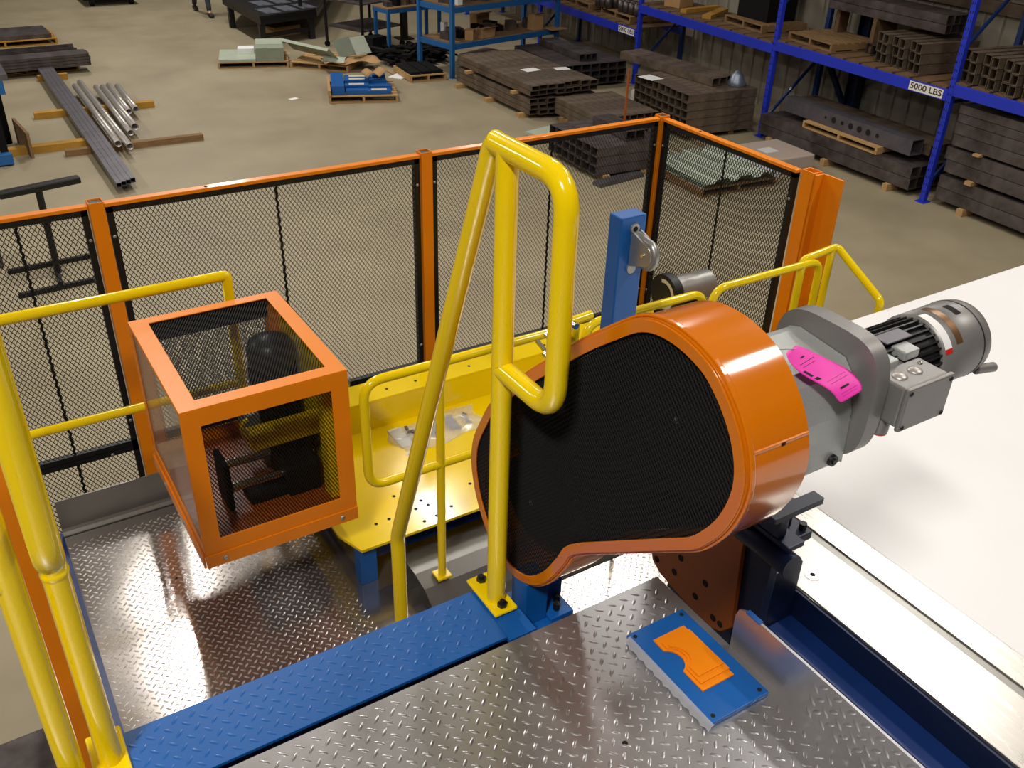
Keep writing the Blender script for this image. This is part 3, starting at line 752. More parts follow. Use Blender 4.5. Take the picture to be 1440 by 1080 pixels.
def cyl_patch(x0, x1, a0, a1, r, n=12):
    vs = []; fs = []
    for i in range(n + 1):
        a = a0 + (a1 - a0) * i / n
        for x in (x0, x1): vs.append((x, AX[0] + r * math.cos(a), AX[1] + r * math.sin(a)))
    for i in range(n): fs.append((2 * i, 2 * i + 1, 2 * i + 3, 2 * i + 2))
    m_ = MB(); m_.add(vs, fs, True); return m_
obj('white_sticker', cyl_patch(1.477, 1.497, math.radians(86), math.radians(150), .0772), 'paper', cowl, fix=False)
obj('red_sticker_end', cyl_patch(1.477, 1.497, math.radians(150), math.radians(157), .0773, 3), 'red', cowl, fix=False)
obj('bronze_label', cyl_patch(1.512, 1.530, math.radians(70), math.radians(148), .0774), 'bronze_label', cowl, fix=False)
obj('cowl_slot', cyl_patch(1.552, 1.568, math.radians(84), math.radians(108), .0776, 5), 'hole', cowl, fix=False)
# terminal box
tx0, tx1, ty0, ty1, tz0, tz1 = 1.268, 1.384, .762, .825, 3.432, 3.510
b = MB(); b.box(tx0, ty0, tz0, tx1, ty1, tz1); tb = obj('terminal_box', b, 'motor_grey', t, bevel=.004)
b = MB(); b.box(tx0 - .003, ty0 - .010, tz0 - .004, tx1 + .003, ty0 - .0005, tz1 + .003); obj('cover', b, 'motor_grey', tb, bevel=.003)
for x in (1.295, 1.335):
    b = MB(); b.dome((x, .795, tz1), (0, 0, 1), .0135, .006, 24, 6); obj('plug', b, 'pipe_light', tb)
b = MB(); b.dome((1.365, .808, tz1), (0, 0, 1), .005, .004, 12); obj('screw', b, 'chrome', tb)
for (x, z) in ((tx0 + .006, tz1 - .006), (tx0 + .006, tz0 + .004), (tx1 - .006, tz1 - .006), (tx1 - .006, tz0 + .004)):
    b = MB(); b.dome((x, ty0 - .010, z), (0, -1, 0), .005, .003, 10); obj('screw', b, 'black', tb)
b = MB(); b.box(tx0 + .01, ty1, tz0 + .01, tx1 - .02, .86, tz1 - .012); obj('neck', b, 'motor_grey', tb, bevel=.003)
b = MB(); b.cyl((1.285, .80, tz0), (1.285, .80, tz0 - .032), .016, n=18); obj('cable_gland', b, 'motor_grey', tb)
b = MB(); b.cyl((1.285, .80, tz0 - .032), (1.285, .80, tz0 - .035), .015, n=18); obj('red_plug', b, 'red', tb)
b = MB(); b.box(1.295, .822, 3.500, 1.325, .862, 3.522); obj('lifting_lug', b, 'gear_grey', t, bevel=.003)
b = MB(); b.box(1.36, .835, 3.500, 1.40, .868, 3.518); obj('lifting_lug', b, 'gear_grey', t, bevel=.003)
# pedestal between gearbox and beam
t = thing('gearmotor_pedestal', 'dark blue steel mount carrying the gearmotor on the blue beam', 'mounting bracket', (1.3, 1.1, 2.5))
b = MB(); b.prism([(1.31, .988, 3.035), (1.46, .988, 3.035), (1.46, 1.02, 3.035), (1.40, 1.02, 3.035), (1.40, 1.28, 3.035), (1.15, 1.28, 3.035), (1.15, 1.10, 3.035), (1.31, 1.10, 3.035)], (0, 0, .015)); obj('shelf', b, 'steel_navy', t, bevel=.003)
b = MB(); b.box(1.372, .985, 2.93, 1.425, 1.28, 2.945); obj('shelf', b, 'steel_navy', t, bevel=.003)
b = MB(); b.box(1.373, 1.02, 2.946, 1.40, 1.30, 3.034); b.box(1.373, 1.02, 2.62, 1.40, 1.30, 2.929); obj('web', b, 'steel_navy', t, bevel=.002)
b = MB(); b.box(1.4005, 1.11, 2.512, 1.62, 1.36, 2.70); obj('block', b, 'steel_navy', t, bevel=.004)
b = MB(); b.cyl((1.38, .97, 2.90), (1.38, 1.25, 2.90), .029, n=18); obj('cross_pin', b, 'steel_navy', t)
b = MB(); b.box(1.16, 1.12, 3.051, 1.26, 1.24, 3.10); obj('mounting_pad', b, 'matte_black', t)
b = MB(); b.box(1.45, 1.16, 2.702, 1.70, 1.34, 2.73); b.box(1.45, 1.20, 2.73, 1.66, 1.30, 2.77); obj('clamp_plate', b, 'steel_navy', t, bevel=.004)
for (x, y) in ((1.68, 1.18), (1.68, 1.31)):
    b = MB(); b.cyl((x, y, 2.73), (x, y, 2.75), .011, n=6, smooth=False); obj('bolt', b, 'black', t)
# pink paper tag draped over gearbox
t = thing('pink_tag', 'bright pink paper tag with black print hanging over the grey gearbox', 'paper tag', (1.08, .86, 3.55))
ctr = [((1.0721, 0.862, 3.5826), (1.1246, 0.885, 3.5732)), ((1.0741, 0.848, 3.568), (1.1458, 0.868, 3.5637)), ((1.0889, 0.832, 3.5522), (1.1713, 0.85, 3.548)),
       ((1.1147, 0.82, 3.5363), (1.1915, 0.832, 3.5392)), ((1.1296, 0.804, 3.5269), (1.1992, 0.812, 3.5295)), ((1.1376, 0.796, 3.5153), (1.1999, 0.8, 3.5219)), ((1.1424, 0.79, 3.5048), (1.1968, 0.792, 3.5133))]
vs = []; fs = []; NS = 5
for (a, c) in ctr:
    a = Vector(a); c = Vector(c)
    for k in range(NS): vs.append(a.lerp(c, k / (NS - 1)))
for i in range(len(ctr) - 1):
    for k in range(NS - 1): q = i * NS + k; fs.append((q, q + 1, q + NS + 1, q + NS))
b = MB(); b.add(vs, fs, True); po = obj('paper', b, 'pink', t, fix=False)
po.modifiers.new('sub', 'SUBSURF').levels = 2; po.modifiers['sub'].render_levels = 2
so = po.modifiers.new('thick', 'SOLIDIFY'); so.thickness = .0006
def tagpt(u, v, off=.0012):
    s_ = u * (len(ctr) - 1); i = min(int(s_), len(ctr) - 2); fr = s_ - i
    a = Vector(ctr[i][0]).lerp(Vector(ctr[i + 1][0]), fr); c = Vector(ctr[i][1]).lerp(Vector(ctr[i + 1][1]), fr)
    d1 = (Vector(ctr[i + 1][0]) - Vector(ctr[i][0])); n_ = d1.cross(c - a).normalized()
    if n_.z < 0: n_ = -n_
    return a.lerp(c, v) + n_ * off
b = MB()
for (u0, u1, v0, v1) in ((.30, .40, .08, .16), (.43, .50, .08, .20), (.70, .74, .3, .62), (.22, .225, .2, .8), (.26, .264, .2, .7), (.55, .553, .2, .85), (.60, .603, .2, .85), (.82, .823, .2, .85), (.88, .883, .2, .8), (.15, .17, .45, .62)):
    b.add([tagpt(u0, v0), tagpt(u1, v0), tagpt(u1, v1), tagpt(u0, v1)], [(0, 1, 2, 3)])
obj('printing', b, 'ink', po, fix=False)
b = MB(); b.path([tagpt(.02, .5, .004), (1.06, .90, 3.575), (1.068, .915, 3.57)], .0012, n=6); obj('wire_tie', b, 'galvanised', t)

# ================================================================== WHITE TABLE AND BLUE BEAM
TZ = 2.60
t = thing('white_table', 'large flat white table with stainless edge strip on the right', 'table', (1.7, .6, 0))
b = MB(); b.box(1.633, -1.8, TZ - .006, 1.815, 2.108, TZ); es = obj('edge_strip', b, 'brushed', t, bevel=.001)
b = MB(); b.cyl((1.700, 1.128, TZ), (1.700, 1.128, TZ + .0015), .022, n=24); obj('washer', b, 'chrome', es)
b = MB(); b.cyl((1.700, 1.128, TZ + .0015), (1.700, 1.128, TZ + .002), .007, n=14); obj('bolt_hole', b, 'hole', es)
b = MB(); b.box(1.815, -1.8, TZ - .012, 1.843, 2.108, TZ - .004); obj('groove', b, 'brushed_dark', t)
b = MB(); b.box(1.843, -1.8, TZ - .006, 1.93, 2.108, TZ + .0005); obj('inner_strip', b, 'brushed', t, bevel=.001)
b = MB(); b.box(1.9302, -1.8, TZ - .02, 5.2, 2.108, TZ + .001); obj('white_top', b, 'white_sheet', t, bevel=.001)
b = MB(); b.box(1.66, -1.75, TZ - .2, 5.15, -1.65, TZ - .02); b.box(1.66, 1.98, TZ - .2, 5.15, 2.08, TZ - .02); b.box(5.05, -1.65, TZ - .2, 5.15, 1.98, TZ - .02); obj('frame', b, 'navy', t)
for (x, y) in ((2.0, -1.7), (5.1, -1.7), (3.4, 2.03), (5.1, 2.03)):
    b = MB(); b.box(x - .05, y - .05, 0, x + .05, y + .05, TZ - .2); obj('leg', b, 'navy', t)
t = thing('blue_beam', 'dark blue channel beam under the stainless table edge', 'beam', (1.6, .6, 0))
b = MB(); b.box(1.622, -1.8, 2.40, 1.634, 2.0, TZ - .0065); obj('web', b, 'steel_navy', t, bevel=.001)
b = MB(); b.box(1.535, -1.8, 2.50, 1.6215, 1.108, 2.511); obj('flange', b, 'navy', t, bevel=.001)  # navy instead of blue puts the flange's shade into the colour
b = MB(); b.box(1.36, 1.095, 2.540, 1.372, 1.108, 2.55); b.box(1.21, 1.060, 2.50, 1.372, 1.108, 2.55); obj('cross_bar', b, 'blue', t, bevel=.001)
b = MB(); b.box(1.21, 1.108, 2.50, 1.3, 1.12, 2.54); obj('gusset', b, 'navy', t)
b = MB(); b.box(1.42, 1.112, 2.36, 1.62, 1.36, 2.511); obj('beam_box', b, 'navy', t)
for y in (-1.5,):
    b = MB(); b.box(1.62, y - .06, 0, 1.74, y + .06, 2.40); obj('leg', b, 'navy', t)

# ================================================================== TALL BLUE POST WITH BRACKET
t = thing('blue_lifting_post', 'tall square blue post behind the guard with a silver bracket near its top', 'post', (1.8, 2.15, 2.33))
b = MB(); b.box(1.752, 2.128, 2.33, 1.853, 2.192, 3.252); obj('post_body', b, 'blue', t, bevel=.005)
b = MB(); b.box(1.70, 2.110, 2.34, 1.90, 2.1275, 2.56); obj('base_plate', b, 'navy', t)
# rounded clevis: two hooked straps
def strap(x):
    P = []
    for i in range(13):
        a = -PI / 2 + PI * i / 12
        P.append((x, 2.055 - .030 * math.cos(a), 3.145 + .036 * math.sin(a)))
    P += [(x, 2.1265, 3.205), (x, 2.1265, 3.085)]
    return P
for x in (1.795, 1.828):
    b = MB(); b.prism([(p[0], p[1], p[2]) for p in strap(x)], (.006, 0, 0)); obj('clevis_strap', b, 'galvanised', t, bevel=.002)
b = MB(); b.path([(1.815, 2.1255, 3.19), (1.815, 2.04, 3.180), (1.815, 2.022, 3.145), (1.815, 2.04, 3.108), (1.815, 2.1255, 3.10)], .0145, n=14, bend=.03); obj('clevis_core', b, 'galvanised', t)
b = MB(); b.cyl((1.79, 2.06, 3.145), (1.84, 2.06, 3.145), .006, n=10); obj('pin', b, 'chrome', t)
for z in (3.212, 3.075):
    b = MB(); b.cyl((1.805, 2.1275, z), (1.805, 2.120, z), .017, n=16); obj('eyelet', b, 'galvanised', t)
b = MB(); b.cyl((1.805, 2.120, 3.212), (1.805, 2.1195, 3.212), .009, n=12); obj('bolt_hole', b, 'hole', t)

# round roller behind the post
t = thing('roller_drum', 'black roller drum with a pale ring face behind the yellow rail', 'roller', (3.05, 3.3, PZ))
b = MB(); b.cyl((3.0, 3.25, 2.23), (3.05, 3.25, 2.23), .105, n=32); obj('black_disc', b, 'black', t, bevel=.004)
vs = []; fs = []; n = 20
for i in range(n + 1):
    a = math.radians(70) + math.radians(200) * i / n
    for r in (.062, .082): vs.append((2.9985, 3.25 + r * math.cos(a), 2.23 + r * math.sin(a)))
for i in range(n): fs.append((2 * i, 2 * i + 1, 2 * i + 3, 2 * i + 2))
b = MB(); b.add(vs, fs); obj('pale_ring', b, 'cream', t, fix=False)
b = MB(); b.cyl((3.05, 3.25, 2.23), (3.30, 3.25, 2.23), .075, n=28); obj('drum', b, 'galvanised', t)
b = MB(); b.box(3.02, 3.15, PZ + .0005, 3.26, 3.335, 2.15); obj('bearing_stand', b, 'matte_black', t, bevel=.004)
b = MB(); b.box(2.72, 2.95, PZ + .0005, 3.0, 3.30, PZ + .12); obj('drive_cover', b, 'matte_black', t, bevel=.006)

# ================================================================== SAFETY FENCE
FT = 2.90; FY = 4.0; FB = 1.73
fence = thing('safety_fence', 'orange and black mesh safety fence running behind the machine and round the corner', 'fence', (1.7, FY, 0))
def fence_panel(x0, x1, y0, y1):
    A = Vector((x1 - x0, y1 - y0, 0)); L = A.length; A.normalize(); P = Vector((x0, y0, 0)); g = .036
    def pt(a, z, off=0): return P + A * a + Vector((-A.y, A.x, 0)) * off + Vector((0, 0, z))
    for lv, (zt, zb) in enumerate(((FT - .017, FB - .018), (FB - .022, .10))):
        fr = MB(); fw = .026
        fr.bar(pt(g, zt - fw / 2), pt(L - g, zt - fw / 2), .030, fw)
        fr.bar(pt(g, zb + fw / 2), pt(L - g, zb + fw / 2), .030, fw)
        fr.bar(pt(g + fw / 2, zt), pt(g + fw / 2, zb), fw, .030, A.cross(Vector((0, 0, 1))))
        fr.bar(pt(L - g - fw / 2, zt), pt(L - g - fw / 2, zb), fw, .030, A.cross(Vector((0, 0, 1))))
        pn = obj('panel_frame', fr, 'black', fence)
        obj('mesh', expanded(pt(g + .01, zb + .01), A, (0, 0, 1), L - 2 * g - .02, zt - zb - .02, .0195, .030, .0032), 'mesh_black', pn, kind='stuff', fix=False)
        mid = L / 2; n = int((zt - zb) / .040); sm = MB()
        for k in range(n):
            z0_ = zb + k * .040
            sm.bar(pt(mid, z0_, -.003), pt(mid + .0085, z0_ + .02, -.003), .011, .004, (A.y, -A.x, 0))
            sm.bar(pt(mid + .0085, z0_ + .02, -.003), pt(mid, z0_ + .04, -.003), .011, .004, (A.y, -A.x, 0))
        obj('mesh_seam', sm, 'mesh_black', pn, kind='stuff')
        if lv == 0:
            b = MB(); b.bar(pt(.031, FT - .008), pt(L - .031, FT - .008), .042, .016); obj('top_cap', b, 'orange', pn, bevel=.002)
        for (a, z) in (((g + .012, FT - .15), (g + .012, FB + .12), (L - g - .012, FT - .15), (L - g - .012, FB + .12), (L * .3, FT)) if lv == 0 else ((L * .25, FB - .04), (L * .75, FB - .04))):
            b = MB(); b.dome(pt(a, z, -.016) if z < FT - .01 else pt(a, z), Vector((A.y, -A.x, 0)) if z < FT - .01 else (0, 0, 1), .008, .004, 10, 3); obj('bolt', b, 'galvanised' if z < FT - .01 else 'black', pn)
fence_panel(-.14, .49, FY, FY)
fence_panel(.49, 2.012, FY, FY)
fence_panel(2.012, 3.515, FY, FY)
fence_panel(3.515, 3.515, FY, 2.935)
for (x, y) in ((-.14, FY), (.49, FY), (2.012, FY), (3.515, FY)):
    w = .06
    b = MB(); b.rtube((x, y, .01), (x, y, FT + .012), w, w, .004); p = obj('post', b, 'orange', fence, bevel=.0015)
    b = MB(); b.box(x - .075, y - .075, 0, x + .075, y + .075, .010); obj('base_plate', b, 'orange', p)
    b = MB(); b.box(x - w / 2 + .005, y - w / 2 + .005, FT, x + w / 2 - .005, y + w / 2 - .005, FT + .006); obj('cap', b, 'black', p)
t = thing('fence_end_post', 'wide orange end post of the fence with a flat plate beside it', 'fence post', (3.53, 2.9, 0))
b = MB(); b.rtube((3.535, 2.905, .012), (3.535, 2.905, FT + .012), .06, .075, .005); obj('post_tube', b, 'orange', t, bevel=.002)
b = MB(); b.box(3.560, 2.735, .012, 3.572, 2.866, FT + .005); b.box(3.512, 2.852, .012, 3.560, 2.866, FT + .005); obj('end_plate', b, 'orange', t, bevel=.0015)
b = MB(); b.box(3.45, 2.70, 0, 3.65, 3.0, .012); obj('base_plate', b, 'orange', t)

# ================================================================== WAREHOUSE BACKGROUND
def pallet(label, x, y, rz, w, d, m='wood', h=.12, z=0, n=7, group=None, cat='pallet'):
    """w along local x (deck boards), d along local y (stringers)"""
    t = thing('pallet', label, cat, (x, y, z), rz, group)
    bw = d / n * .74
    for i in range(n):
        yy = -d / 2 + bw / 2 + i * (d - bw) / (n - 1)
        b = MB(); b.box(-w / 2, yy - bw / 2, h - .018, w / 2, yy + bw / 2, h); obj('deck_board', b, m, t, local=True)
    for i in range(3):
        xx = -w / 2 + .02 + i * (w - .04) / 2
        b = MB(); b.box(xx - .02, -d / 2, .018, xx + .02, d / 2, h - .018); obj('stringer', b, m, t, local=True)
    for i in range(3):
        yy = -d / 2 + bw / 2 + i * (d - bw) / 2
        b = MB(); b.box(-w / 2, yy - bw / 2, 0, w / 2, yy + bw / 2, .018); obj('bottom_board', b, m, t, local=True)
    return t
RT = random.Random(11)
ORD = ['first', 'second', 'third', 'fourth', 'fifth', 'sixth', 'seventh', 'eighth', 'ninth', 'tenth', 'eleventh', 'twelfth', 'thirteenth', 'fourteenth', 'fifteenth', 'sixteenth']
def tube_stack(label, group, x, y, rz, L, w, h, cols, rows, z0, m='mill_steel', gaps={}, jit=.03, name='square_tube', t=.006, cat='steel tube', axis='y', step=0.0, pitch=1.0, zig=0.0):
    """tubes run along local +y (axis y) or +x; columns across; z0 bottom"""
    mb = MB(); e = .007
    if axis == 'y': mb.rtube((0, 0, h / 2), (0, L, h / 2), w - e, h - e, t)
    else: mb.rtube((0, 0, h / 2), (L, 0, h / 2), w - e, h - e, t)
    me = mb.mesh(name); me.materials.append(MAT[m])
    c, s_ = math.cos(rz), math.sin(rz); z = z0
    for r in range(rows):
        z += gaps.get(r, 0)
        for k in range(cols if not isinstance(cols, (list, tuple)) else cols[r]):
            j = (RT.random() - .5) * jit
            lx, ly = ((k + .5) * w, j) if axis == 'y' else (j + r * step + zig * (k % 2), (k * pitch + .5) * w)
            o = obj(name, me, None, None)
            o.location = (x + lx * c - ly * s_, y + lx * s_ + ly * c, z + .001 * 0)
            o.rotation_euler = (0, 0, rz)
            nr = rows; ro_ = 'only' if nr == 1 else ('top' if r == nr - 1 else ORD[r] if r else 'bottom'); nc = cols if not isinstance(cols, (list, tuple)) else cols[r]
            side = 'the left' if axis == 'y' else 'near end'
            lab = label + ('' if nr == 1 else ', ' + ro_ + ' row') + ('' if nc == 1 else ', ' + ORD[k] + ' from ' + side)
            tag(o, lab, cat, group)
        z += h
def block(label, x, y, z, w, d, h, rz=0, m='wood', name='timber_block', cat='timber', group=None):
    b = MB(); b.box(-w / 2, -d / 2, 0, w / 2, d / 2, h); o = obj(name, b, m, None); o.location = (x, y, z); o.rotation_euler = (0, 0, rz)
    return tag(o, label, cat, group)

# ---- pallet racking along the right wall
rk = thing('pallet_rack', 'tall blue pallet racking along the ribbed wall, beams marked 5000 LBS', 'pallet rack', (11.3, 7.26, 0))
UP = [(11.06, 3.75), (11.30, 7.33), (11.52, 10.65), (11.85, 14.42), (12.18, 18.3), (12.50, 22.2)]
RD = 1.02; RZ = -.074
def rackpt(i): return Vector((UP[i][0], UP[i][1], 0))
depthv = Vector((1, -.085, 0)).normalized()
for i in range(len(UP)):
    p = rackpt(i)
    for k, dd in enumerate((0, RD)):
        q = p + depthv * dd
        b = MB(); b.bar(q + Vector((0, 0, .012)), q + Vector((0, 0, 5.0)), .078, .075, (1, -.08, 0)); po = obj('upright', b, 'rack_blue' if k == 0 else 'navy', rk, bevel=.004)
        b = MB(); b.box(q.x - .08, q.y - .07, 0, q.x + .08, q.y + .07, .012); obj('foot_plate', b, 'rack_blue', po)
        b = MB()
        for n_ in range(46):
            z = .15 + n_ * .1
            for sx in (-.018, .018):
                c0 = q + Vector((-.0385, .003 + sx, z)); b.box(c0.x - .0012, c0.y - .006, z - .014, c0.x + .001, c0.y + .006, z + .014)
        if k == 0: obj('punched_slot', b, 'hole', po, kind='stuff')
    for (z0_, z1_) in ((.25, 1.25), (1.25, .0), (2.0, 3.0), (3.0, 4.0)):
        za, zb_ = (z0_, z1_) if z1_ else (1.35, 1.35)
        b = MB(); b.bar(p + Vector((0, 0, za)), p + depthv * RD + Vector((0, 0, zb_)), .03, .04); obj('brace', b, 'navy', rk)
BEAM = [(0, 1, 1.585), (1, 2, 1.50), (2, 3, 1.445), (3, 4, .985), (4, 5, .95)]
for (i, j, zt) in BEAM:
    for lv, zz in enumerate((zt, zt + 1.75)):
        for dd in (0, RD):
            a = rackpt(i) + depthv * dd; c = rackpt(j) + depthv * dd; v = (c - a).normalized()
            b = MB(); b.bar(a + v * .041 + Vector((-.015, 0, zz - .072)), c - v * .041 + Vector((-.015, 0, zz - .072)), .05, .144)
            bo = obj('beam', b, 'rack_blue', rk, bevel=.004)
        # deck boards across
        a = rackpt(i); c = rackpt(j); v = (c - a); Lb = v.length; v.normalize(); nb = 11
        for n_ in range(nb):
            p0 = a + v * (.09 + n_ * (Lb - .3) / (nb - 1)); w = (Lb - .3) / (nb - 1) * .82
            b = MB(); q0 = p0 + v * w * .5
            b.bar(q0 + depthv * -.02 + Vector((0, 0, zz + .011)), q0 + depthv * (RD + .02) + Vector((0, 0, zz + .011)), w, .02); obj('deck_board', b, 'shelf_wood', rk)
# capacity signs with lettering
def sign(px, py, zc, v, w=.30, h=.085):
    v = Vector(v).normalized(); up = Vector((0, 0, 1)); nrm = Vector((v.y, -v.x, 0)) * -1
    if nrm.x > 0: nrm = -nrm
    c = Vector((px, py, zc)) + nrm * .0415
    b = MB(); b.bar(c - v * w / 2, c + v * w / 2, .002, h); so_ = obj('capacity_sign', b, 'sticker', rk)
    cu = bpy.data.curves.new('lettering', 'FONT'); cu.body = '5000 LBS'; cu.size = h * .92; cu.align_x = 'CENTER'; cu.align_y = 'CENTER'; cu.offset = .0018
    to = bpy.data.objects.new('lettering_src', cu); COL.objects.link(to)
    dg = bpy.context.evaluated_depsgraph_get(); me = bpy.data.meshes.new_from_object(to.evaluated_get(dg))
    bpy.data.objects.remove(to)
    xs = [vv.co.x for vv in me.vertices]; sx = (w * .93) / (max(xs) - min(xs))
    rdir = -v  # reading direction seen from the hall: left end is the farther end
    cc = c + nrm * .0016 - rk.location
    for vv in me.vertices:
        x_, y_ = vv.co.x * sx, vv.co.y
        vv.co = cc + rdir * x_ + up * y_
    me.update(); me.materials.clear(); me.materials.append(MAT['ink']); me.name = 'lettering'
    lo_ = bpy.data.objects.new('lettering', me); COL.objects.link(lo_); lo_.parent = so_
for (i, j, zt, fr) in ((1, 2, 1.50, .075), (3, 4, .985, .07)):
    a = rackpt(i); c = rackpt(j); v = (c - a).normalized(); p = a + v * (.10 + .275)
    sign(p.x, p.y, zt - .072, v, w=.55, h=.115)

# upper level loads
tube_stack('open-ended tube in the big upper shelf stack', 'tubes stacked on the upper rack shelf', 11.50, 8.02, RZ - .10, 1.0, .115, .135, 6, 3, 1.522, jit=.02, axis='x', m='brown_steel', step=-.02, pitch=1.42, zig=.05, t=.009)
tube_stack('open-ended tube on the rightmost upper shelf', 'tubes stacked on the rightmost rack shelf', 11.15, 6.12, RZ - .10, 1.15, .115, .135, 8, 3, 1.607, jit=.02, axis='x', m='brown_steel', step=-.02, pitch=1.42, zig=.05, t=.009)
tube_stack('short dark tube behind the upper shelf pallet', 'short tubes behind the shelf pallet', 11.95, 8.95, RZ, .7, .13, .15, 3, 1, 1.522, jit=.05, axis='x')
tube_stack('dark tube along the back of the upper shelf', 'tubes at the back of the upper shelf', 11.96, 8.1, RZ, 2.2, .12, .12, 4, 2, 2.0, axis='y', m='mill_steel')
block('timber bearer under the tubes at the back of the upper shelf', 12.26, 9.3, 1.522, .44, .07, .478, RZ, 'shelf_wood', 'timber_bearer')
block('timber bearer farther along at the back of the upper shelf', 12.4, 10.2, 1.522, .2, .07, .478, RZ, 'shelf_wood', 'timber_bearer')
pallet('empty wooden pallet on the upper shelf right of the middle upright', 12.04, 10.0, RZ + 1.5, 1.0, .9, 'old_wood', z=1.522)
pallet('wooden pallet with black parts on the upper shelf left of the middle upright', 12.36, 11.75, RZ + 1.5, 1.05, .9, 'old_wood', z=1.467)
block('black bundle of steel parts standing on the shelf pallet', 12.4, 11.8, 1.588, .6, .75, .55, RZ, 'matte_black', 'parts_bundle', 'steel parts')
block('yellow timber plank lying on the shelf near the left upright', 12.30, 12.9, 1.467, .95, .16, .06, .5, 'yellow_wood', 'timber_plank', 'plank')
block('second yellow timber plank beside the shelf pallet', 12.35, 13.35, 1.467, .9, .14, .06, .1, 'yellow_wood', 'timber_plank', 'plank')
block('brown cardboard box on the shelf beside the left upright', 12.3, 13.9, 1.467, .4, .35, .2, .2, 'cardboard', 'cardboard_box', 'box')
# small parts on the far bay's low shelf
for k in range(2):
    pallet('old wooden pallet on the far low shelf' + (', nearer one' if k == 0 else ', farther one'), 12.55 + k * .1, 15.45 + k * 1.5, RZ + 1.5, 1.2, .9, 'old_wood', z=1.007, n=6)
for k in range(14):
    tag(obj('pipe_fitting', (lambda bb: (bb.pipe_end((0, 0, 0), (0, 0, .22), .07, .01, 12), bb)[1])(MB()), 'mill_steel', None), 'dark pipe piece on the far low shelf, ' + ('front', 'back')[k % 2] + ' row, ' + ORD[k // 2] + ' from the right', 'pipe', 'pipe pieces on the far low shelf').location = (12.2 + (k % 2) * .17, 14.95 + (k // 2) * .17 + (.25 if k > 7 else 0), 1.128)

# building column behind the racking
t = thing('building_column', 'dark steel building column with a knee brace behind the racking', 'column', (12.72, 9.9, 0))
b = MB(); b.box(12.56, 9.80, .02, 12.74, 9.815, 8.9); b.box(12.56, 9.985, .02, 12.74, 10.0, 8.9); b.box(12.645, 9.815, .02, 12.655, 9.985, 8.9); b.box(12.52, 9.76, 0, 12.76, 10.04, .02); obj('column_body', b, 'steel_navy', t)
b = MB(); b.bar((12.62, 10.0, .5), (12.62, 10.75, 1.45), .07, .07); obj('knee_brace', b, 'steel_navy', t)

# ground level loads
tube_stack('long dark tube at the bottom of the middle bay', 'bottom bundle under the middle bay', 11.22, 7.55, RZ + .03, 3.0, .17, .16, 5, 2, .10, m='mill_steel')
for k in range(3): block('pale timber block under the long tubes in the middle bay' + ('', ', middle one', ', farthest one')[k] if k else 'pale timber block under the long tubes near the right upright', 11.62 + .06 * k, 7.85 + k * 1.2, 0, .9, .09, .10, RZ, 'wood', 'timber_block')
pallet('narrow wooden pallet between the two tube bundles in the middle bay', 11.68, 8.9, RZ + 1.57, 1.5, .8, 'wood', h=.1, z=.421, n=5)
tube_stack('wide steel channel with round holes on top of the pallet in the middle bay', 'channels on the middle bay pallet', 11.3, 7.7, RZ, 2.55, .23, .22, 1, 1, .522, m='steel_grey')
chan = [o for o in COL.objects if o.get('group') == 'channels on the middle bay pallet'][0]
for k in range(7):
    b = MB(); b.cyl((-.1155, .62 + k * .17, .118), (-.1115, .62 + k * .17, .118), (.030, .045, .045, .045, .03, .045, .02)[k], n=16); obj('hole', b, 'hole', chan, local=True)
tube_stack('brown tube behind the holed channel in the middle bay', 'brown tubes behind the channel', 11.56, 7.6, RZ, 2.8, .13, .14, 4, 1, .522, m='brown_steel')
# right bay: four layers of deep tubes
for k, (z0_, hh) in enumerate(((.09, .165), (.47, .165), (.83, .15), (1.13, .11))):
    tube_stack('long dark tube, ' + ('lowest', 'second', 'third', 'top')[k] + ' layer of right-hand bay', 'right bay tubes, ' + ('lowest', 'second', 'third', 'top')[k] + ' layer', 11.10 - .0 * k, 3.95, RZ, 3.25, .19, hh, 5, 2 if k < 3 else 2, z0_, m='mill_steel', jit=.06)
    for q in range(2):
        zb = (0, .42, .80, 1.13)[k]; hb_ = (.09, .05, .03, 0)[k]
        if hb_: block('pale timber spacer under the ' + ('lowest', 'second', 'third')[k] + ' layer, ' + ('nearer', 'farther')[q] + ' one, right-hand bay', 11.55 + .2 * q, 4.6 + 2.1 * q, zb, 1.0, .1, hb_, RZ, 'wood', 'timber_spacer')

# bundle between the left uprights, two directions
tube_stack('dusty tube in the stack left of middle upright', 'dusty tubes left of the middle upright', 10.15, 10.98, RZ - .02, 1.35, .17, .13, 9, 5, .08, m='brown_steel', axis='x', jit=.04)
block('timber bearer under the dusty tube stack, near side', 10.4, 11.75, 0, .1, 1.6, .08, RZ, 'old_wood', 'timber_bearer')
block('timber bearer under the dusty tube stack, far side', 11.2, 11.75, 0, .1, 1.6, .08, RZ, 'old_wood', 'timber_bearer')
tube_stack('dusty tube lying crosswise on top of the square stack', 'crosswise tubes on the square stack', 10.85, 11.25, RZ + .12, 2.3, .17, .13, 3, 1, .731, m='brown_steel')
block('white paper sheet lying on the dusty tube stack', 10.33, 12.15, .732, .28, .34, .003, .1, 'paper', 'paper_sheet', 'paper')
b = MB(); b.lathe((0, 0, 0), (0, 0, 1), [(0, .15), (.05, .16), (.10, .12), (.17, .10), (.22, .05), (.24, .01)], 7); o = tag(obj('plastic_wrap', b, 'plate_light', None), 'crumpled pale plastic wrap standing on the dusty tube stack', 'plastic wrap'); o.location = (11.3, 10.95 + .2, .732)
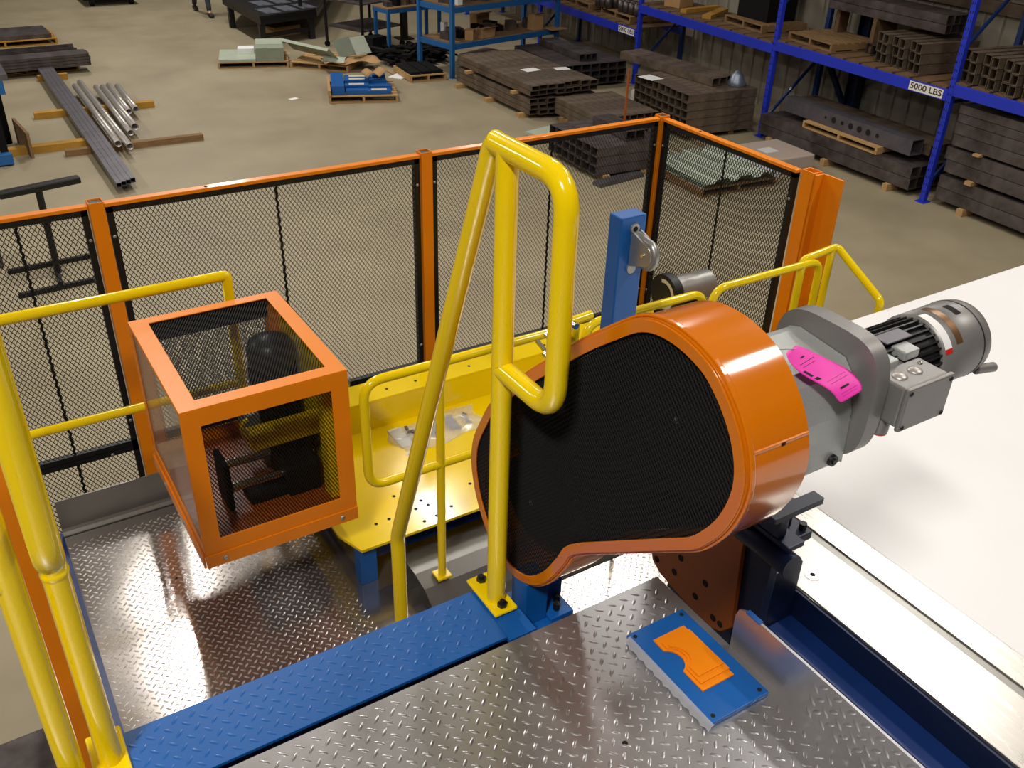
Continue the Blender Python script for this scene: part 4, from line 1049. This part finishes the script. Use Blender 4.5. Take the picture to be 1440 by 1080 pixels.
# dark bundle near the fence
tube_stack('small dark tube in the low stack behind the fence', 'small tubes behind the fence', 7.72, 10.05, RZ, 1.15, .19, .13, 7, 3, .08, m='mill_steel', axis='x', jit=.03)
block('timber bearer under the small tube stack, near side', 7.95, 10.7, 0, .1, 1.4, .08, RZ, 'wood', 'timber_bearer')
block('timber bearer under the small tube stack, far side', 8.6, 10.7, 0, .1, 1.4, .08, RZ, 'wood', 'timber_bearer')
tube_stack('single dark tube lying on the low stack behind the fence', 'single tubes on the low stack', 8.3, 10.15, RZ, .9, .16, .14, 2, 1, .471, m='mill_steel', axis='y')
block('grey steel plank lying on the floor in front of the small tube stack', 8.05, 9.93, 0, .85, .16, .06, .12, 'steel_grey', 'steel_plank', 'steel bar')
block('thin rusty rod standing upright by the small tube stack', 8.6, 10.6, .0, .025, .025, 1.35, 0, 'dark_orange', 'upright_rod', 'rod')
# middle clutter between stacks
pallet('wooden pallet between the big tube pile and the dusty stack', 9.45, 12.2, 0, 1.1, 1.0, 'old_wood')
tube_stack('flat dark tube on the pallet between tube piles', 'flat tubes on the clutter pallet', 8.86, 11.52, RZ, 1.40, .14, .09, 8, 3, .121, m='brown_steel')
for k in range(5): block('short pale timber offcut beside the clutter pallet, piece ' + ('with a square end', 'set askew', 'under the rod', 'nearest the upright', 'at the back')[k], 10.12 + k * .10, 12.9 + k * .22, .0, .4, .1, .07, .2 + k * .1, 'wood', 'timber_offcut')
b = MB(); b.lathe((0, 0, 0), (0, 0, 1), [(0, .15), (.1, .16), (.2, .12), (.3, .13), (.36, .02)], 12); o = tag(obj('wrapped_coil', b, 'plastic_film', None), 'lump of clear wrapped parts by the left upright', 'wrapped parts'); o.location = (10.75, 12.95, 0)
block('pale green metal strip lying on the floor beyond the fence', 8.42, 12.25, .03, .75, .35, .05, .2, 'primer_pale', 'metal_strip', 'sheet metal')
block('timber batten under the pale green metal strip', 8.42, 12.25, 0, .6, .1, .03, .2, 'wood', 'timber_batten', 'timber')

# big tube pile on the open floor
for k in range(3): block('pale timber block under the big tube pile, ' + ('nearest', 'middle', 'farthest')[k], 9.25, 13.35 + k * 1.1, 0, 1.5, .1, .07, 0, 'wood', 'timber_block')
tube_stack('long dark tube in the big pile on the floor', 'long tubes in the big floor pile', 8.60, 13.1, -.02, 2.65, .165, .088, 8, 5, .07, m='brown_steel', gaps={3: .05}, jit=.10)
for k in range(2): block('timber spacer between the layers of the big pile, ' + ('near', 'far')[k] + ' end', 9.25, 13.6 + k * 1.6, .3345, 1.45, .09, .049, 0, 'wood', 'timber_spacer')
block('white paper sheet lying on the big tube pile', 9.22, 14.1, .562, .3, .22, .003, .1, 'paper', 'paper_sheet', 'paper')
block('second curled paper sheet on the right of the big tube pile', 9.78, 13.95, .562, .26, .2, .003, -.2, 'paper', 'paper_sheet', 'paper')
tube_stack('dark tube in the pile behind the big one', 'tubes behind the big floor pile', 10.25, 14.55, RZ, 2.0, .20, .13, 7, 3, .05, m='mill_steel')
block('timber bearer under the tubes behind the big pile, near one', 10.9, 14.9, 0, 1.3, .1, .05, RZ, 'wood', 'timber_bearer'); block('timber bearer under the tubes behind the big pile, far one', 11.0, 16.0, 0, 1.3, .1, .05, RZ, 'wood', 'timber_bearer')
tube_stack('short tube on top of the pile behind the big pile', 'top tubes behind the big pile', 10.75, 14.75, RZ, 1.6, .13, .13, 3, 1, .441, m='mill_steel')

# sheets of ribbed decking on a pallet
pallet('wooden pallet under the ribbed metal sheets beyond the fence', 9.32, 9.45, RZ, 1.3, 1.3, 'old_wood')
for k in range(4):
    b = MB(); P = []; x = -.62
    while x < .50:
        for dx, dz in ((0, 0), (.12, 0), (.16, .05), (.36, .05), (.40, 0)):
            P.append((x + dx, dz))
        x += .40
    vs = [];
    for (px_, pz_) in P: vs += [(px_, -.62 - k * .02, pz_), (px_, .62, pz_)]
    b.add(vs, [(2 * i, 2 * i + 2, 2 * i + 3, 2 * i + 1) for i in range(len(P) - 1)])
    o = obj('ribbed_sheet', b, 'primer_pale' if k == 3 else 'primer', None, fix=False); o.location = (9.32 + k * .012, 9.46, .122 + k * .02); o.rotation_euler = (0, 0, RZ)
    md = o.modifiers.new('thick', 'SOLIDIFY'); md.thickness = .003
    tag(o, ('lowest', 'second', 'third', 'topmost pale green')[k] + ' ribbed metal sheet on the pallet beyond the fence', 'sheet metal')
for (x, y) in ((9.5, 8.98), (9.28, 8.93)):
    pass
t = thing('wrapped_carton', 'flat brown carton wrapped in film beside the ribbed sheets', 'carton', (10.52, 9.45, 0), RZ)
b = MB(); b.box(-.45, -.42, 0, .45, .42, .24); obj('carton_body', b, 'cardboard', t, local=True, bevel=.02)
b = MB(); b.box(-.2, -.1, .2402, .05, .12, .243); obj('paper_label', b, 'paper', t, local=True)
b = MB(); b.box(-.455, -.425, .05, .455, .425, .246); obj('film', b, 'plastic_film', t, local=True, bevel=.02)
t = thing('bubble_wrap_roll', 'roll of shiny bubble wrap lying between the carton and the sheets', 'bubble wrap', (9.9, 9.05, .25), 0)
b = MB()
vs = []; fs = []; n = 24; mm = 18
for i in range(n + 1):
    for j in range(mm):
        a = 2 * PI * j / mm; r = .09 + .008 * ((i + j) % 2)
        vs.append((-.05 + r * math.cos(a), -.35 + .8 * i / n, r * math.sin(a)))
for i in range(n):
    for j in range(mm): fs.append((i * mm + j, i * mm + (j + 1) % mm, (i + 1) * mm + (j + 1) % mm, (i + 1) * mm + j))
b.add(vs, fs, False); obj('roll', b, 'bubble', t, local=True)

# ---- blue shelving unit
SR = .20
t = thing('blue_shelving', 'blue bolt-together shelving unit with particle board shelves', 'shelving', (8.83, 16.27, 0), SR)
def sp(x, y, z0, z1, w=.075): b = MB(); b.box(x - w / 2, y - w / 2, z0, x + w / 2, y + w / 2, z1); return b
for (x, y) in ((0, 0), (0, 1.0), (2.85, 0), (2.85, 1.0)):
    po = obj('upright', sp(x, y, .01, 2.9), 'shelf_blue', t, local=True, bevel=.004)
    obj('foot_plate', sp(x, y, 0, .01, .12), 'shelf_blue', po, local=True)
for z in (.62, 1.28, 2.05):
    for (xa, ya, xb, yb) in ((.04, 0, 2.81, 0), (.04, 1.0, 2.81, 1.0), (0, .04, 0, .96), (2.85, .04, 2.85, .96)):
        b = MB(); b.bar((xa, ya, z - .05), (xb, yb, z - .05), .045, .10); obj('shelf_beam', b, 'shelf_blue', t, local=True, bevel=.003)
    b = MB(); b.box(.03, .03, z, 2.82, .97, z + .018); obj('shelf_board', b, 'old_wood', t, local=True)
def shelfpt(x, y, z): c, s_ = math.cos(SR), math.sin(SR); return (8.83 + x * c - y * s_, 16.27 + x * s_ + y * c, z)
rs = random.Random(3)
names = ('dark metal fitting', 'black casting', 'grey bracket', 'rusty clamp')
for lv, z in enumerate((.639, 1.299)):
    for k in range(16):
        x = .18 + k * .163; w = rs.uniform(.09, .14); h = rs.uniform(.06, .2)
        p = shelfpt(x, rs.uniform(.2, .75), z)
        block('dark metal part on the ' + ('lower' if lv == 0 else 'upper') + ' shelving board, ' + ORD[k] + ' from the left', p[0], p[1], p[2], w, rs.uniform(.12, .3), h, rs.uniform(-.4, .4) + SR, rs.choice(('mill_steel', 'matte_black', 'steel_grey', 'brown_steel')), 'metal_part', 'metal part', 'metal parts on the ' + ('lower' if lv == 0 else 'upper') + ' shelf')
for lab, x, y, z, w, d, h, a in (('open cardboard box on the lower shelf of the blue shelving', .95, .12, .639, .36, .18, .16, .1), ('small cardboard carton left on the lower shelf of the blue shelving', .56, .12, .639, .2, .16, .18, .6),
                                 ('tall cardboard box towards the right on the lower shelf', 2.35, .14, .639, .26, .2, .3, 0), ('cardboard box in the middle of the lower shelf', 1.4, .8, .639, .34, .22, .3, 0)):
    p = shelfpt(x, y, z); t2 = thing('cardboard_box', lab, 'box', p, SR + a)
    b = MB(); b.box(-w / 2, -d / 2, 0, w / 2, d / 2, h); obj('box_body', b, 'cardboard', t2, local=True)
    b = MB(); b.bar((-w / 2, -d / 2 - .04, h + .03), (w / 2, -d / 2 - .04, h + .03), .10, .004, (0, .5, 1)); obj('flap', b, 'cardboard', t2, local=True)
p = shelfpt(2.72, -.14, .64)
block('flat piece of cardboard sticking out at the right end of the lower shelf', p[0], p[1] + .08, .6395, .42, .30, .012, SR - .1, 'cardboard', 'cardboard_sheet', 'cardboard')
block('white plastic tub on the upper board of the blue shelving', *shelfpt(.25, .12, 1.299), .12, .12, .16, SR, 'paper', 'plastic_tub', 'tub')
block('white bottle on the lower board of the blue shelving', *shelfpt(.42, .75, .639), .1, .1, .24, SR, 'paper', 'white_bottle', 'bottle')
tube_stack('flat bar in the bundle under the blue shelving', 'flat bars under the shelving', 9.6, 17.38, SR - 1.57 + .2, 1.0, .1, .06, 9, 3, 0, m='brown_steel', axis='x')
# bench left of the shelving
t = thing('blue_bench', 'low blue framed bench left of the blue shelving', 'bench', (8.55, 18.5, 0), .2)
for (x, y) in ((0, 0), (1.35, 0), (0, .45), (1.35, .45)):
    b = MB(); b.box(x - .03, y - .03, 0, x + .03, y + .03, .84); obj('leg', b, 'shelf_blue', t, local=True)
b = MB(); b.box(-.03, -.03, .84, 1.4, .5, .92); obj('frame', b, 'shelf_blue', t, local=True)
b = MB(); b.box(-.03, -.03, .92, 1.4, .5, .945); obj('top_board', b, 'old_wood', t, local=True)
for k in range(6): block('dark part on the low blue bench, ' + ORD[k] + ' from the left', 8.65 + k * .2, 18.74 + k * .04, .945, .12, .2, .1 + .05 * (k % 3), .3 * k, ('mill_steel', 'matte_black', 'brown_steel')[k % 3], 'metal_part', 'metal part', 'parts on the low blue bench')

# ---- pallets on the open floor
pa = .0
t = pallet('wooden pallet carrying grey green folded panels', 5.83, 19.1, -.32, 1.35, 1.05)
c, s_ = math.cos(-.32), math.sin(-.32)
def lp(cx, cy, a, x, y): return cx + x * math.cos(a) - y * math.sin(a), cy + x * math.sin(a) + y * math.cos(a)
x, y = lp(5.83, 19.1, -.32, .33, -.05); t2 = thing('grey_panel_box', 'grey green folded steel box at the right end of the pallet', 'steel box', (x, y, .121), -.32)
b = MB(); b.box(-.27, -.45, 0, .27, .45, .25); obj('box_body', b, 'primer', t2, local=True, bevel=.004)
b = MB(); b.box(-.26, -.10, .2502, .26, .44, .256); obj('top_flange', b, 'primer_pale', t2, local=True)
x, y = lp(5.83, 19.1, -.32, -.30, -.05); block('pale flat steel panels at the left end of the pallet', x, y, .121, .7, .95, .05, -.32, 'primer_pale', 'flat_panels', 'sheet metal')
x, y = lp(5.83, 19.1, -.32, -.13, .12); block('white wrapped carton on the pale flat panels', x, y, .172, .32, .3, .1, -.32, 'paper', 'white_carton', 'box')
for (x, y) in ((6.44, 21.3), (5.15, 21.6)): pass
# bent sheets pallet
t = pallet('wooden pallet with bent sheet metal and torn card', 7.15, 18.35, -.75, 1.2, 1.15)
def sheet(label, x, y, z, rz, w, d, tilt, m='primer', name='bent_sheet'):
    b = MB(); b.bar((-w / 2, 0, 0), (w / 2, 0, 0), d, .006, (0, 0, 1)); b.bar((-w / 2, d / 2, -.03), (w / 2, d / 2, -.03), .006, .06)
    o = obj(name, b, m, None); o.location = (x, y, z); o.rotation_euler = (tilt, 0, rz); return tag(o, label, 'sheet metal')
sheet('long pale grey green bent sheet at the left of the torn card pallet', 6.75, 18.3, .33, -1.22 + PI, 1.35, .36, .75, 'primer_pale')
sheet('short bent sheet standing in the middle of the torn card pallet', 7.32, 17.95, .38, .5, .5, .35, 1.1, 'primer')
sheet('square pale plate leaning at the right of the torn card pallet', 7.72, 18.1, .36, .25, .38, .38, .9, 'primer_pale')
sheet('narrow bent strip at the front of the torn card pallet', 7.0, 17.75, .22, -.7, .45, .16, .5, 'primer_pale')
b = MB(); vs = []; n = 14
for i in range(n + 1):
    for j in range(4):
        vs.append((-.55 + 1.1 * i / n, -.3 + .2 * j + .03 * math.sin(i * 1.3), .03 + .035 * math.sin(i * .9 + j * .8) + .03 * (j == 0)))
b.add(vs, [(i * 4 + j, i * 4 + j + 1, i * 4 + j + 5, i * 4 + j + 4) for i in range(n) for j in range(3)], True)
o = obj('torn_card', b, 'cardboard', None, fix=False); o.location = (7.35, 17.75, .125); o.rotation_euler = (0, 0, -.2); o.modifiers.new('thick', 'SOLIDIFY').thickness = .006
tag(o, 'torn wavy cardboard sheet at the front of the bent sheet pallet', 'cardboard')
# blue parts pallet
BX0, BY0, BR = 6.75, 15.85, -.36
t = pallet('wooden pallet loaded with bright blue painted parts', BX0, BY0, BR, 1.2, 1.15)
x, y = lp(BX0, BY0, BR, -.585, -.05); block('cardboard strip along the left edge of the blue parts pallet', x, y, .121, .05, 1.1, .10, BR, 'cardboard', 'cardboard_strip', 'cardboard')
parts = [(-.43, .0, .22, 1.0, .16), (-.10, -.42, .40, .14, .08), (.28, -.42, .42, .16, .07), (-.10, -.18, .42, .16, .11), (.30, -.15, .44, .18, .09), (-.08, .12, .44, .18, .13), (.30, .16, .3, .16, .11), (-.05, .42, .5, .2, .11), (.33, .42, .24, .2, .15)]
for k, (px_, py_, w, d, h) in enumerate(parts):
    x, y = lp(BX0, BY0, BR, px_, py_)
    lab = ('long stack of bright blue channels at the left of the blue parts pallet', 'blue plate at the front left of the blue parts pallet', 'blue plate with white label at the front right of the pallet', 'blue part in the second row, left side of the pallet', 'blue part in the second row, right side of the pallet',
           'blue part in the third row, middle of the pallet', 'blue part under the curled card on the pallet', 'blue part at the back left of the pallet', 'blue part at the back right corner of the pallet')[k]
    t2 = thing('blue_part', lab, 'painted part', (x, y, .121), BR)
    b = MB(); b.box(-w / 2, -d / 2, 0, w / 2, d / 2, h)
    obj('plate', b, 'blue', t2, local=True, bevel=.006)
    if k in (2, 5, 7, 3):
        b = MB(); b.box(-w * .32, -d * .3, h + .0002, w * .32, d * .3, h + .003); obj('paper_label', b, 'cream', t2, local=True)
b = MB(); vs = []; n = 14
for i in range(n + 1):
    for j in range(3): vs.append((-.28 + .56 * i / n, -.12 + .12 * j, .05 + .09 * abs(math.sin(i * .45 + .3)) + .02 * j))
b.add(vs, [(i * 3 + j, i * 3 + j + 1, i * 3 + j + 4, i * 3 + j + 3) for i in range(n) for j in range(2)], True)
x, y = lp(BX0, BY0, BR, .30, .12)
o = obj('curled_card', b, 'cardboard', None, fix=False); o.location = (x, y, .24); o.rotation_euler = (0, 0, .1); o.modifiers.new('thick', 'SOLIDIFY').thickness = .006
tag(o, 'curled cardboard strip lying over the blue parts', 'cardboard')
# pallet by the shelving, black mats
t = pallet('pale wooden pallet at the foot of the blue shelving', 8.34, 16.70, -.1, .74, .95)
for k in range(3):
    x, y = lp(8.34, 16.70, -.1, -.23 + k * .23, .03); block('black steel plate on the pale pallet by the shelving, ' + ('left', 'middle', 'right')[k] + ' one', x, y, .121, .2, .85, .05, -.1, 'matte_black', 'black_plate', 'steel plate')
block('white sheet of paper on the left corner of the pale pallet', 7.95, 16.8, .001, .36, .3, .012, .6, 'paper', 'paper_sheet', 'paper')
t = thing('black_scrap_heap', 'heap of black steel offcuts behind the white paper', 'steel scrap', (8.75, 18.0, 0))
b = MB(); rr = random.Random(8)
for k in range(90):
    M = Matrix.Translation((8.1 + rr.random() * 1.35, 17.55 + rr.random() * .95, .03 + rr.random() * .22)) @ Matrix.Rotation(rr.random() * 3, 4, 'Z') @ Matrix.Rotation((rr.random() - .5) * .6, 4, 'X')
    b.box(-.22, -.04, -.02, .22, .04, .02, M)
obj('offcuts', b, 'matte_black', t, kind='stuff')
block('black steel crate behind the heap of offcuts', 8.35, 18.75, 0, .36, .3, .38, .2, 'matte_black', 'steel_crate', 'crate')

# ---- welding table with plates
t = thing('welding_table', 'long black welding table with pale steel plates on top', 'table', (7.1, 22.0, 0))
TA = .0; tz = .58
corn = [(6.42, 20.30), (7.85, 20.75), (10.6, 25.9), (8.1, 26.4), (6.45, 23.1)]
b = MB(); b.prism([(x, y, tz) for x, y in corn], (0, 0, .06)); obj('top', b, 'black', t)
b = MB(); b.prism([(x + .02, y + .02, tz - .12) for x, y in corn], (0, 0, .118)); obj('apron', b, 'black', t)
for (x, y) in ((6.48, 20.42), (7.74, 20.84), (6.52, 22.7), (8.1, 26.2), (10.3, 25.6)):
    b = MB(); b.box(x - .06, y - .06, 0, x + .06, y + .06, tz - .12); obj('leg', b, 'black', t)
b = MB(); b.bar((6.48, 20.42, .22), (7.74, 20.84, .22), .05, .08); obj('stretcher', b, 'black', t)
b = MB(); b.bar((7.62, 21.1, tz + .06), (7.62, 21.1, tz + 1.4), .07, .07); obj('post', b, 'black', t)
k = 0
for row in range(3):
    for cidx in range(3):
        u = cidx * .46 + .24; vdist = .35 + row * .95
        x = 6.45 + u + vdist * .18 + .0; y = 20.45 + u * .32 + vdist
        k += 1
        block('pale steel plate on the black welding table, ' + ('nearest', 'middle', 'farthest')[row] + ' row, ' + ('left', 'centre', 'right')[cidx], x + .05, y, tz + .0605, .34, .62, .008, .1, 'plate_light', 'steel_plate', 'steel plate', 'plates on the welding table')
block('white cloth roll on the floor beyond the welding table', 7.4, 27.2, 0, 1.5, .5, .25, .1, 'paper', 'cloth_roll', 'cloth')
block('brown panel leaning low under the welding table', 7.3, 21.6, 0, .7, .5, .2, .3, 'cardboard', 'brown_carton', 'box')
# tall cart behind
t = thing('steel_trolley', 'dark wheeled steel trolley with a tray behind the blue parts pallet', 'trolley', (8.4, 19.7, 0))
P4 = ((7.75, 19.95), (8.15, 18.95), (9.25, 19.35), (8.95, 20.35))
for (x, y) in P4:
    b = MB(); b.box(x - .025, y - .025, .12, x + .025, y + .025, 1.35); lg = obj('leg', b, 'black', t)
    b = MB(); b.cyl((x, y - .02, .06), (x, y + .02, .06), .06, n=14); obj('wheel', b, 'matte_black', lg)
for z, m_ in ((.42, 'mill_steel'), (.95, 'mill_steel')):
    b = MB(); b.prism([(x, y, z) for x, y in P4], (0, 0, .03)); obj('tray', b, m_, t)
for (lab, x, y, z, w, d, h, m_) in (('grey machine vice on the upper tray of the trolley', 8.3, 19.5, .981, .35, .25, .22, 'steel_grey'), ('black motor on the upper tray of the trolley', 8.75, 19.75, .981, .3, .3, .3, 'matte_black'), ('brown box on the upper tray of the trolley', 8.1, 19.8, .981, .3, .25, .12, 'cardboard')):
    block(lab, x, y, z, w, d, h, .3, m_, lab.split()[1] + '_load' if False else 'trolley_load', 'machine part')
t = thing('grinder_stand', 'dark pedestal grinder beside the trolley', 'grinder', (9.6, 20.0, 0))
b = MB(); b.box(9.45, 19.85, 0, 9.8, 20.2, .03); obj('base', b, 'black', t)
b = MB(); b.cyl((9.62, 20.0, .03), (9.62, 20.0, .95), .09, n=16); obj('column', b, 'black', t)
b = MB(); b.cyl((9.35, 20.0, 1.05), (9.9, 20.0, 1.05), .13, n=18); obj('motor', b, 'black', t)
for x in (9.3, 9.94):
    b = MB(); b.cyl((x - .03, 20.0, 1.05), (x + .03, 20.0, 1.05), .17, n=20); obj('wheel', b, 'steel_grey', t)
# dark cart at the top edge
t = thing('dark_cart', 'dark low cart at the top edge of the floor', 'cart', (4.7, 27.2, 0))
for x in (4.2, 5.15):
    for y in (26.75, 27.7):
        b = MB(); b.cyl((x - .05, y, .11), (x + .05, y, .11), .11, n=16); obj('wheel', b, 'matte_black', t)
b = MB(); b.box(4.05, 26.6, .22, 5.3, 27.9, .30); obj('platform', b, 'black', t)
b = MB(); b.path([(4.1, 27.8, .3), (4.1, 27.8, 1.1), (5.25, 27.8, 1.1), (5.25, 27.8, .3)], .02, n=8, bend=.1); obj('handle', b, 'black', t)

# ---- left floor things
pallet('old wooden pallet under the long steel angles at the left', 1.75, 20.35, .0, 1.8, 1.1, 'yellow_wood')
t = None
for k in range(4):
    b = MB(); L = 3.3
    for (w, h) in ((.17, .006),): pass
    P = [(0, 0), (.17, 0), (.17, .008), (.008, .008), (.008, .20), (0, .20)] if k % 2 else [(0, 0), (.16, 0), (.16, .15), (.152, .15), (.152, .008), (0, .008)]
    b.prism([(0, p, q) for p, q in P], (L, 0, 0)); o = obj('steel_angle', b, 'mill_steel', None)
    o.location = (-.55, 19.95 + k * .20, .122); o.rotation_euler = (0, 0, .03)
    tag(o, 'long dark steel angle on the left pallet, ' + ('nearest', 'second', 'third', 'farthest')[k] + ' one', 'steel angle')
tube_stack('dark channel bar in the bundle on the left pallet', 'channel bars on the left pallet', -.5, 19.45, .03, 3.35, .11, .055, 4, 4, .03 + .092, m='mill_steel', axis='x')
pallet('wooden pallet under the dark sheets at the far left', 1.7, 22.95, .0, 2.0, 1.1, 'yellow_wood')
block('stack of dark steel sheets on the far left pallet', 1.3, 22.95, .121, 2.6, 1.0, .08, .03, 'mill_steel', 'steel_sheets', 'steel sheet')
t = thing('steel_coil', 'dark steel coil on the sheets at the left edge', 'coil', (1.2, 22.9, .202))
b = MB(); b.pipe_end((1.0, 22.6, .35), (1.0, 23.2, .35), .15, .03, 20); obj('coil_body', b, 'black', t)
block('yellow timber bearer on the floor under the long pipes, front left', 1.38, 14.82, 0, 1.1, .16, .10, .01, 'yellow_wood', 'timber_bearer')
block('long timber bearer on the floor under the light pipes, front right', 2.5, 14.42, 0, 1.95, .11, .09, -.02, 'old_wood', 'timber_bearer')
block('timber bearer on the floor at the back of the light pipes', 2.35, 16.62, 0, 1.85, .13, .10, -.02, 'yellow_wood', 'timber_bearer')
block('short timber block at the far end of the long dark tubes', 2.1, 19.2, 0, .5, .12, .10, 0, 'yellow_wood', 'timber_bearer')
for k in range(4):
    b = MB(); b.rtube((0, 0, .03), (0, 7.1, .03), .062, .06, .004)
    o = obj('long_tube', b, 'steel_grey', None); o.location = (1.86 + k * .066, 12.45 + .04 * k, .1015); o.rotation_euler = (0, 0, -.012)
    tag(o, 'long grey square tube on the timber bearers, ' + ('leftmost', 'second from left', 'third from left', 'rightmost')[k], 'steel tube')
LP = [((2.28, 17.9), (2.22, 14.2), .05), ((2.40, 18.15), (2.34, 14.0), .05), ((2.58, 17.7), (2.50, 14.7), .045), ((2.68, 17.6), (2.62, 14.95), .055), ((2.80, 17.75), (2.74, 15.9), .045), ((2.92, 17.6), (2.86, 15.95), .05)]
for k, (p0, p1, r) in enumerate(LP):
    z = .101 + r
    b = MB(); b.pipe_end((p0[0], p0[1], z), (p1[0], p1[1], z), r, .006, 16)
    tag(obj('light_pipe', b, 'pipe_light', None), ('leftmost long', 'longest', 'third', 'thick fourth', 'fifth short', 'rightmost short')[k] + ' pale steel pipe lying on the timber bearers', 'pipe')
# blue bench at left edge
t = thing('left_workbench', 'blue workbench with a grey top cut off by the left edge', 'workbench', (.4, 15.1, 0))
b = MB(); b.box(-1.2, 14.5, 1.10, 1.03, 15.6, 1.18); obj('top', b, 'steel_grey', t)
b = MB(); b.box(-1.1, 14.5, .92, .96, 15.5, 1.10); obj('apron', b, 'shelf_blue', t)
for (x, y) in ((.76, 14.45), (.9, 15.45), (-1.0, 14.45), (-1.0, 15.45)):
    b = MB(); b.box(x - .05, y - .04, 0, x + .05, y + .04, .92); obj('leg', b, 'matte_black', t)
b = MB(); b.box(-1.1, 14.30, .02, .84, 14.42, .17); obj('foot_beam', b, 'shelf_blue', t, bevel=.01)
block('rusty timber board leaning at the left workbench', 1.07, 14.98, .0, .04, .9, .36, .08, 'old_wood', 'leaning_board', 'board')
# roller stand behind the fence
t = thing('roller_stand', 'black T-shaped roller stand with crossed feet behind the fence', 'stand', (.75, 10.2, 0))
b = MB(); b.bar((.38, 10.14, .98), (1.16, 10.24, 1.0), .11, .07); obj('top_bar', b, 'black', t, bevel=.015)
b = MB(); b.cyl((.75, 10.19, .05), (.75, 10.19, .95), .035, n=14); obj('column', b, 'black', t)
b = MB(); b.cyl((.75, 10.19, .60), (.75, 10.19, .66), .05, n=14); obj('collar', b, 'black', t)
for (x0, y0, x1, y1) in ((.29, 10.5, 1.14, 10.55), (.31, 9.83, 1.05, 9.88)):
    b = MB(); b.bar((x0, y0, .025), (x1, y1, .025), .05, .05); obj('foot', b, 'black', t)
b = MB(); b.bar((.72, 9.86, .06), (.76, 10.52, .06), .05, .04); obj('cross_foot', b, 'black', t)
# dark crate beyond fence at left edge
block('dark steel block on the floor behind the left edge of the fence', .08, 10.9, 0, .4, .4, .3, 0, 'mill_steel', 'steel_block', 'steel block')
# machine part low at lower left
t = thing('sheet_metal_cover', 'dark grey sheet metal cover on the floor at the lower left corner', 'machine cover', (-.6, 3.2, 0))
b = MB(); b.prism([(-1.4, y, z) for y, z in ((2.3, 0), (3.8, 0), (3.8, .25), (3.6, .55), (2.3, .7))], (1.25, 0, 0)); obj('cover_body', b, 'mill_steel', t, bevel=.01)
b = MB(); b.cyl((-.30, 3.2, .60), (-.30, 3.2, .64), .02, n=10); obj('knob', b, 'black', t)
block('small scrap of white paper on the open floor', 5.54, 16.08, 0, .16, .1, .004, .3, 'paper', 'paper_scrap', 'paper')

# ---- person walking at the top edge
def skinned(name, joints, edges, m, parent, root=0, sub=2):
    me = bpy.data.meshes.new(name); me.from_pydata([tuple(Vector(j[0]) - parent.location) for j in joints], edges, [])
    o = bpy.data.objects.new(name, me); COL.objects.link(o); o.parent = parent; me.materials.append(MAT[m])
    o.modifiers.new('skin', 'SKIN')
    if not me.skin_vertices: return o
    for i, j in enumerate(joints):
        sv = me.skin_vertices[0].data[i]; sv.radius = (j[1], j[2] if len(j) > 2 else j[1]); sv.use_root = (i == root)
    o.modifiers.new('sub', 'SUBSURF').levels = sub; o.modifiers['sub'].render_levels = sub
    for p in me.polygons: p.use_smooth = True
    return o
pt_ = thing('person', 'person in dark jeans and dark shoes walking at the top edge', 'person', (6.4, 24.7, 0))
bx, by = 6.42, 24.72
body = [((bx, by, .95), .14, .11), ((bx, by, 1.15), .14, .10), ((bx, by - .02, 1.38), .18, .11), ((bx, by - .03, 1.50), .06), ((bx, by - .05, 1.60), .09), ((bx, by - .05, 1.72), .085),
        ((bx - .09, by + .02, .86), .085), ((bx - .08, by + .28, .50), .06), ((bx - .06, by + .55, .12), .04), ((bx - .06, by + .40, .05), .022),
        ((bx + .09, by - .02, .86), .085), ((bx + .06, by - .26, .50), .06), ((bx + .02, by - .50, .09), .04), ((bx + .02, by - .66, .05), .022),
        ((bx - .21, by - .02, 1.42), .055), ((bx - .27, by - .12, 1.14), .042), ((bx - .25, by - .34, .96), .03), ((bx - .25, by - .42, .92), .028),
        ((bx + .21, by - .02, 1.42), .055), ((bx + .27, by + .10, 1.14), .042), ((bx + .26, by + .02, .90), .03), ((bx + .26, by - .01, .82), .028)]
ed = [(0, 1), (1, 2), (2, 3), (3, 4), (4, 5), (0, 6), (6, 7), (7, 8), (8, 9), (0, 10), (10, 11), (11, 12), (12, 13), (2, 14), (14, 15), (15, 16), (16, 17), (2, 18), (18, 19), (19, 20), (20, 21)]
bo = skinned('body', body, ed, 'skin', pt_)
tr = [((bx, by, .95), .16, .125), ((bx, by, 1.02), .155, .12), ((bx - .09, by + .02, .86), .10), ((bx - .08, by + .28, .50), .078), ((bx - .06, by + .53, .14), .062), ((bx + .09, by - .02, .86), .10), ((bx + .06, by - .26, .50), .078), ((bx + .02, by - .485, .12), .062)]
skinned('jeans', tr, [(0, 1), (0, 2), (2, 3), (3, 4), (0, 5), (5, 6), (6, 7)], 'denim', pt_)
sh = [((bx, by, 1.02), .155, .12), ((bx, by, 1.18), .15, .115), ((bx, by - .02, 1.40), .19, .12), ((bx - .215, by - .02, 1.42), .07), ((bx - .265, by - .11, 1.20), .06), ((bx + .215, by - .02, 1.42), .07), ((bx + .265, by + .09, 1.20), .06)]
skinned('shirt', sh, [(0, 1), (1, 2), (2, 3), (3, 4), (2, 5), (5, 6)], 'shirt', pt_)
for nm, (x0, y0, z0), (x1, y1, z1) in (('shoe', (bx - .06, by + .60, .10), (bx - .06, by + .34, .04)), ('shoe', (bx + .02, by - .46, .06), (bx + .02, by - .74, .045))):
    skinned(nm, [((x0, y0, z0), .062), ((x0, (y0 + y1) / 2, (z0 + z1) / 2), .062, .055), ((x1, y1, z1), .052)], [(0, 1), (1, 2)], 'boot', pt_)
b = MB(); b.dome((bx, by - .03, 1.68), (0, 0, 1), .105, .11, 16, 5); obj('hair', b, 'hair', pt_)
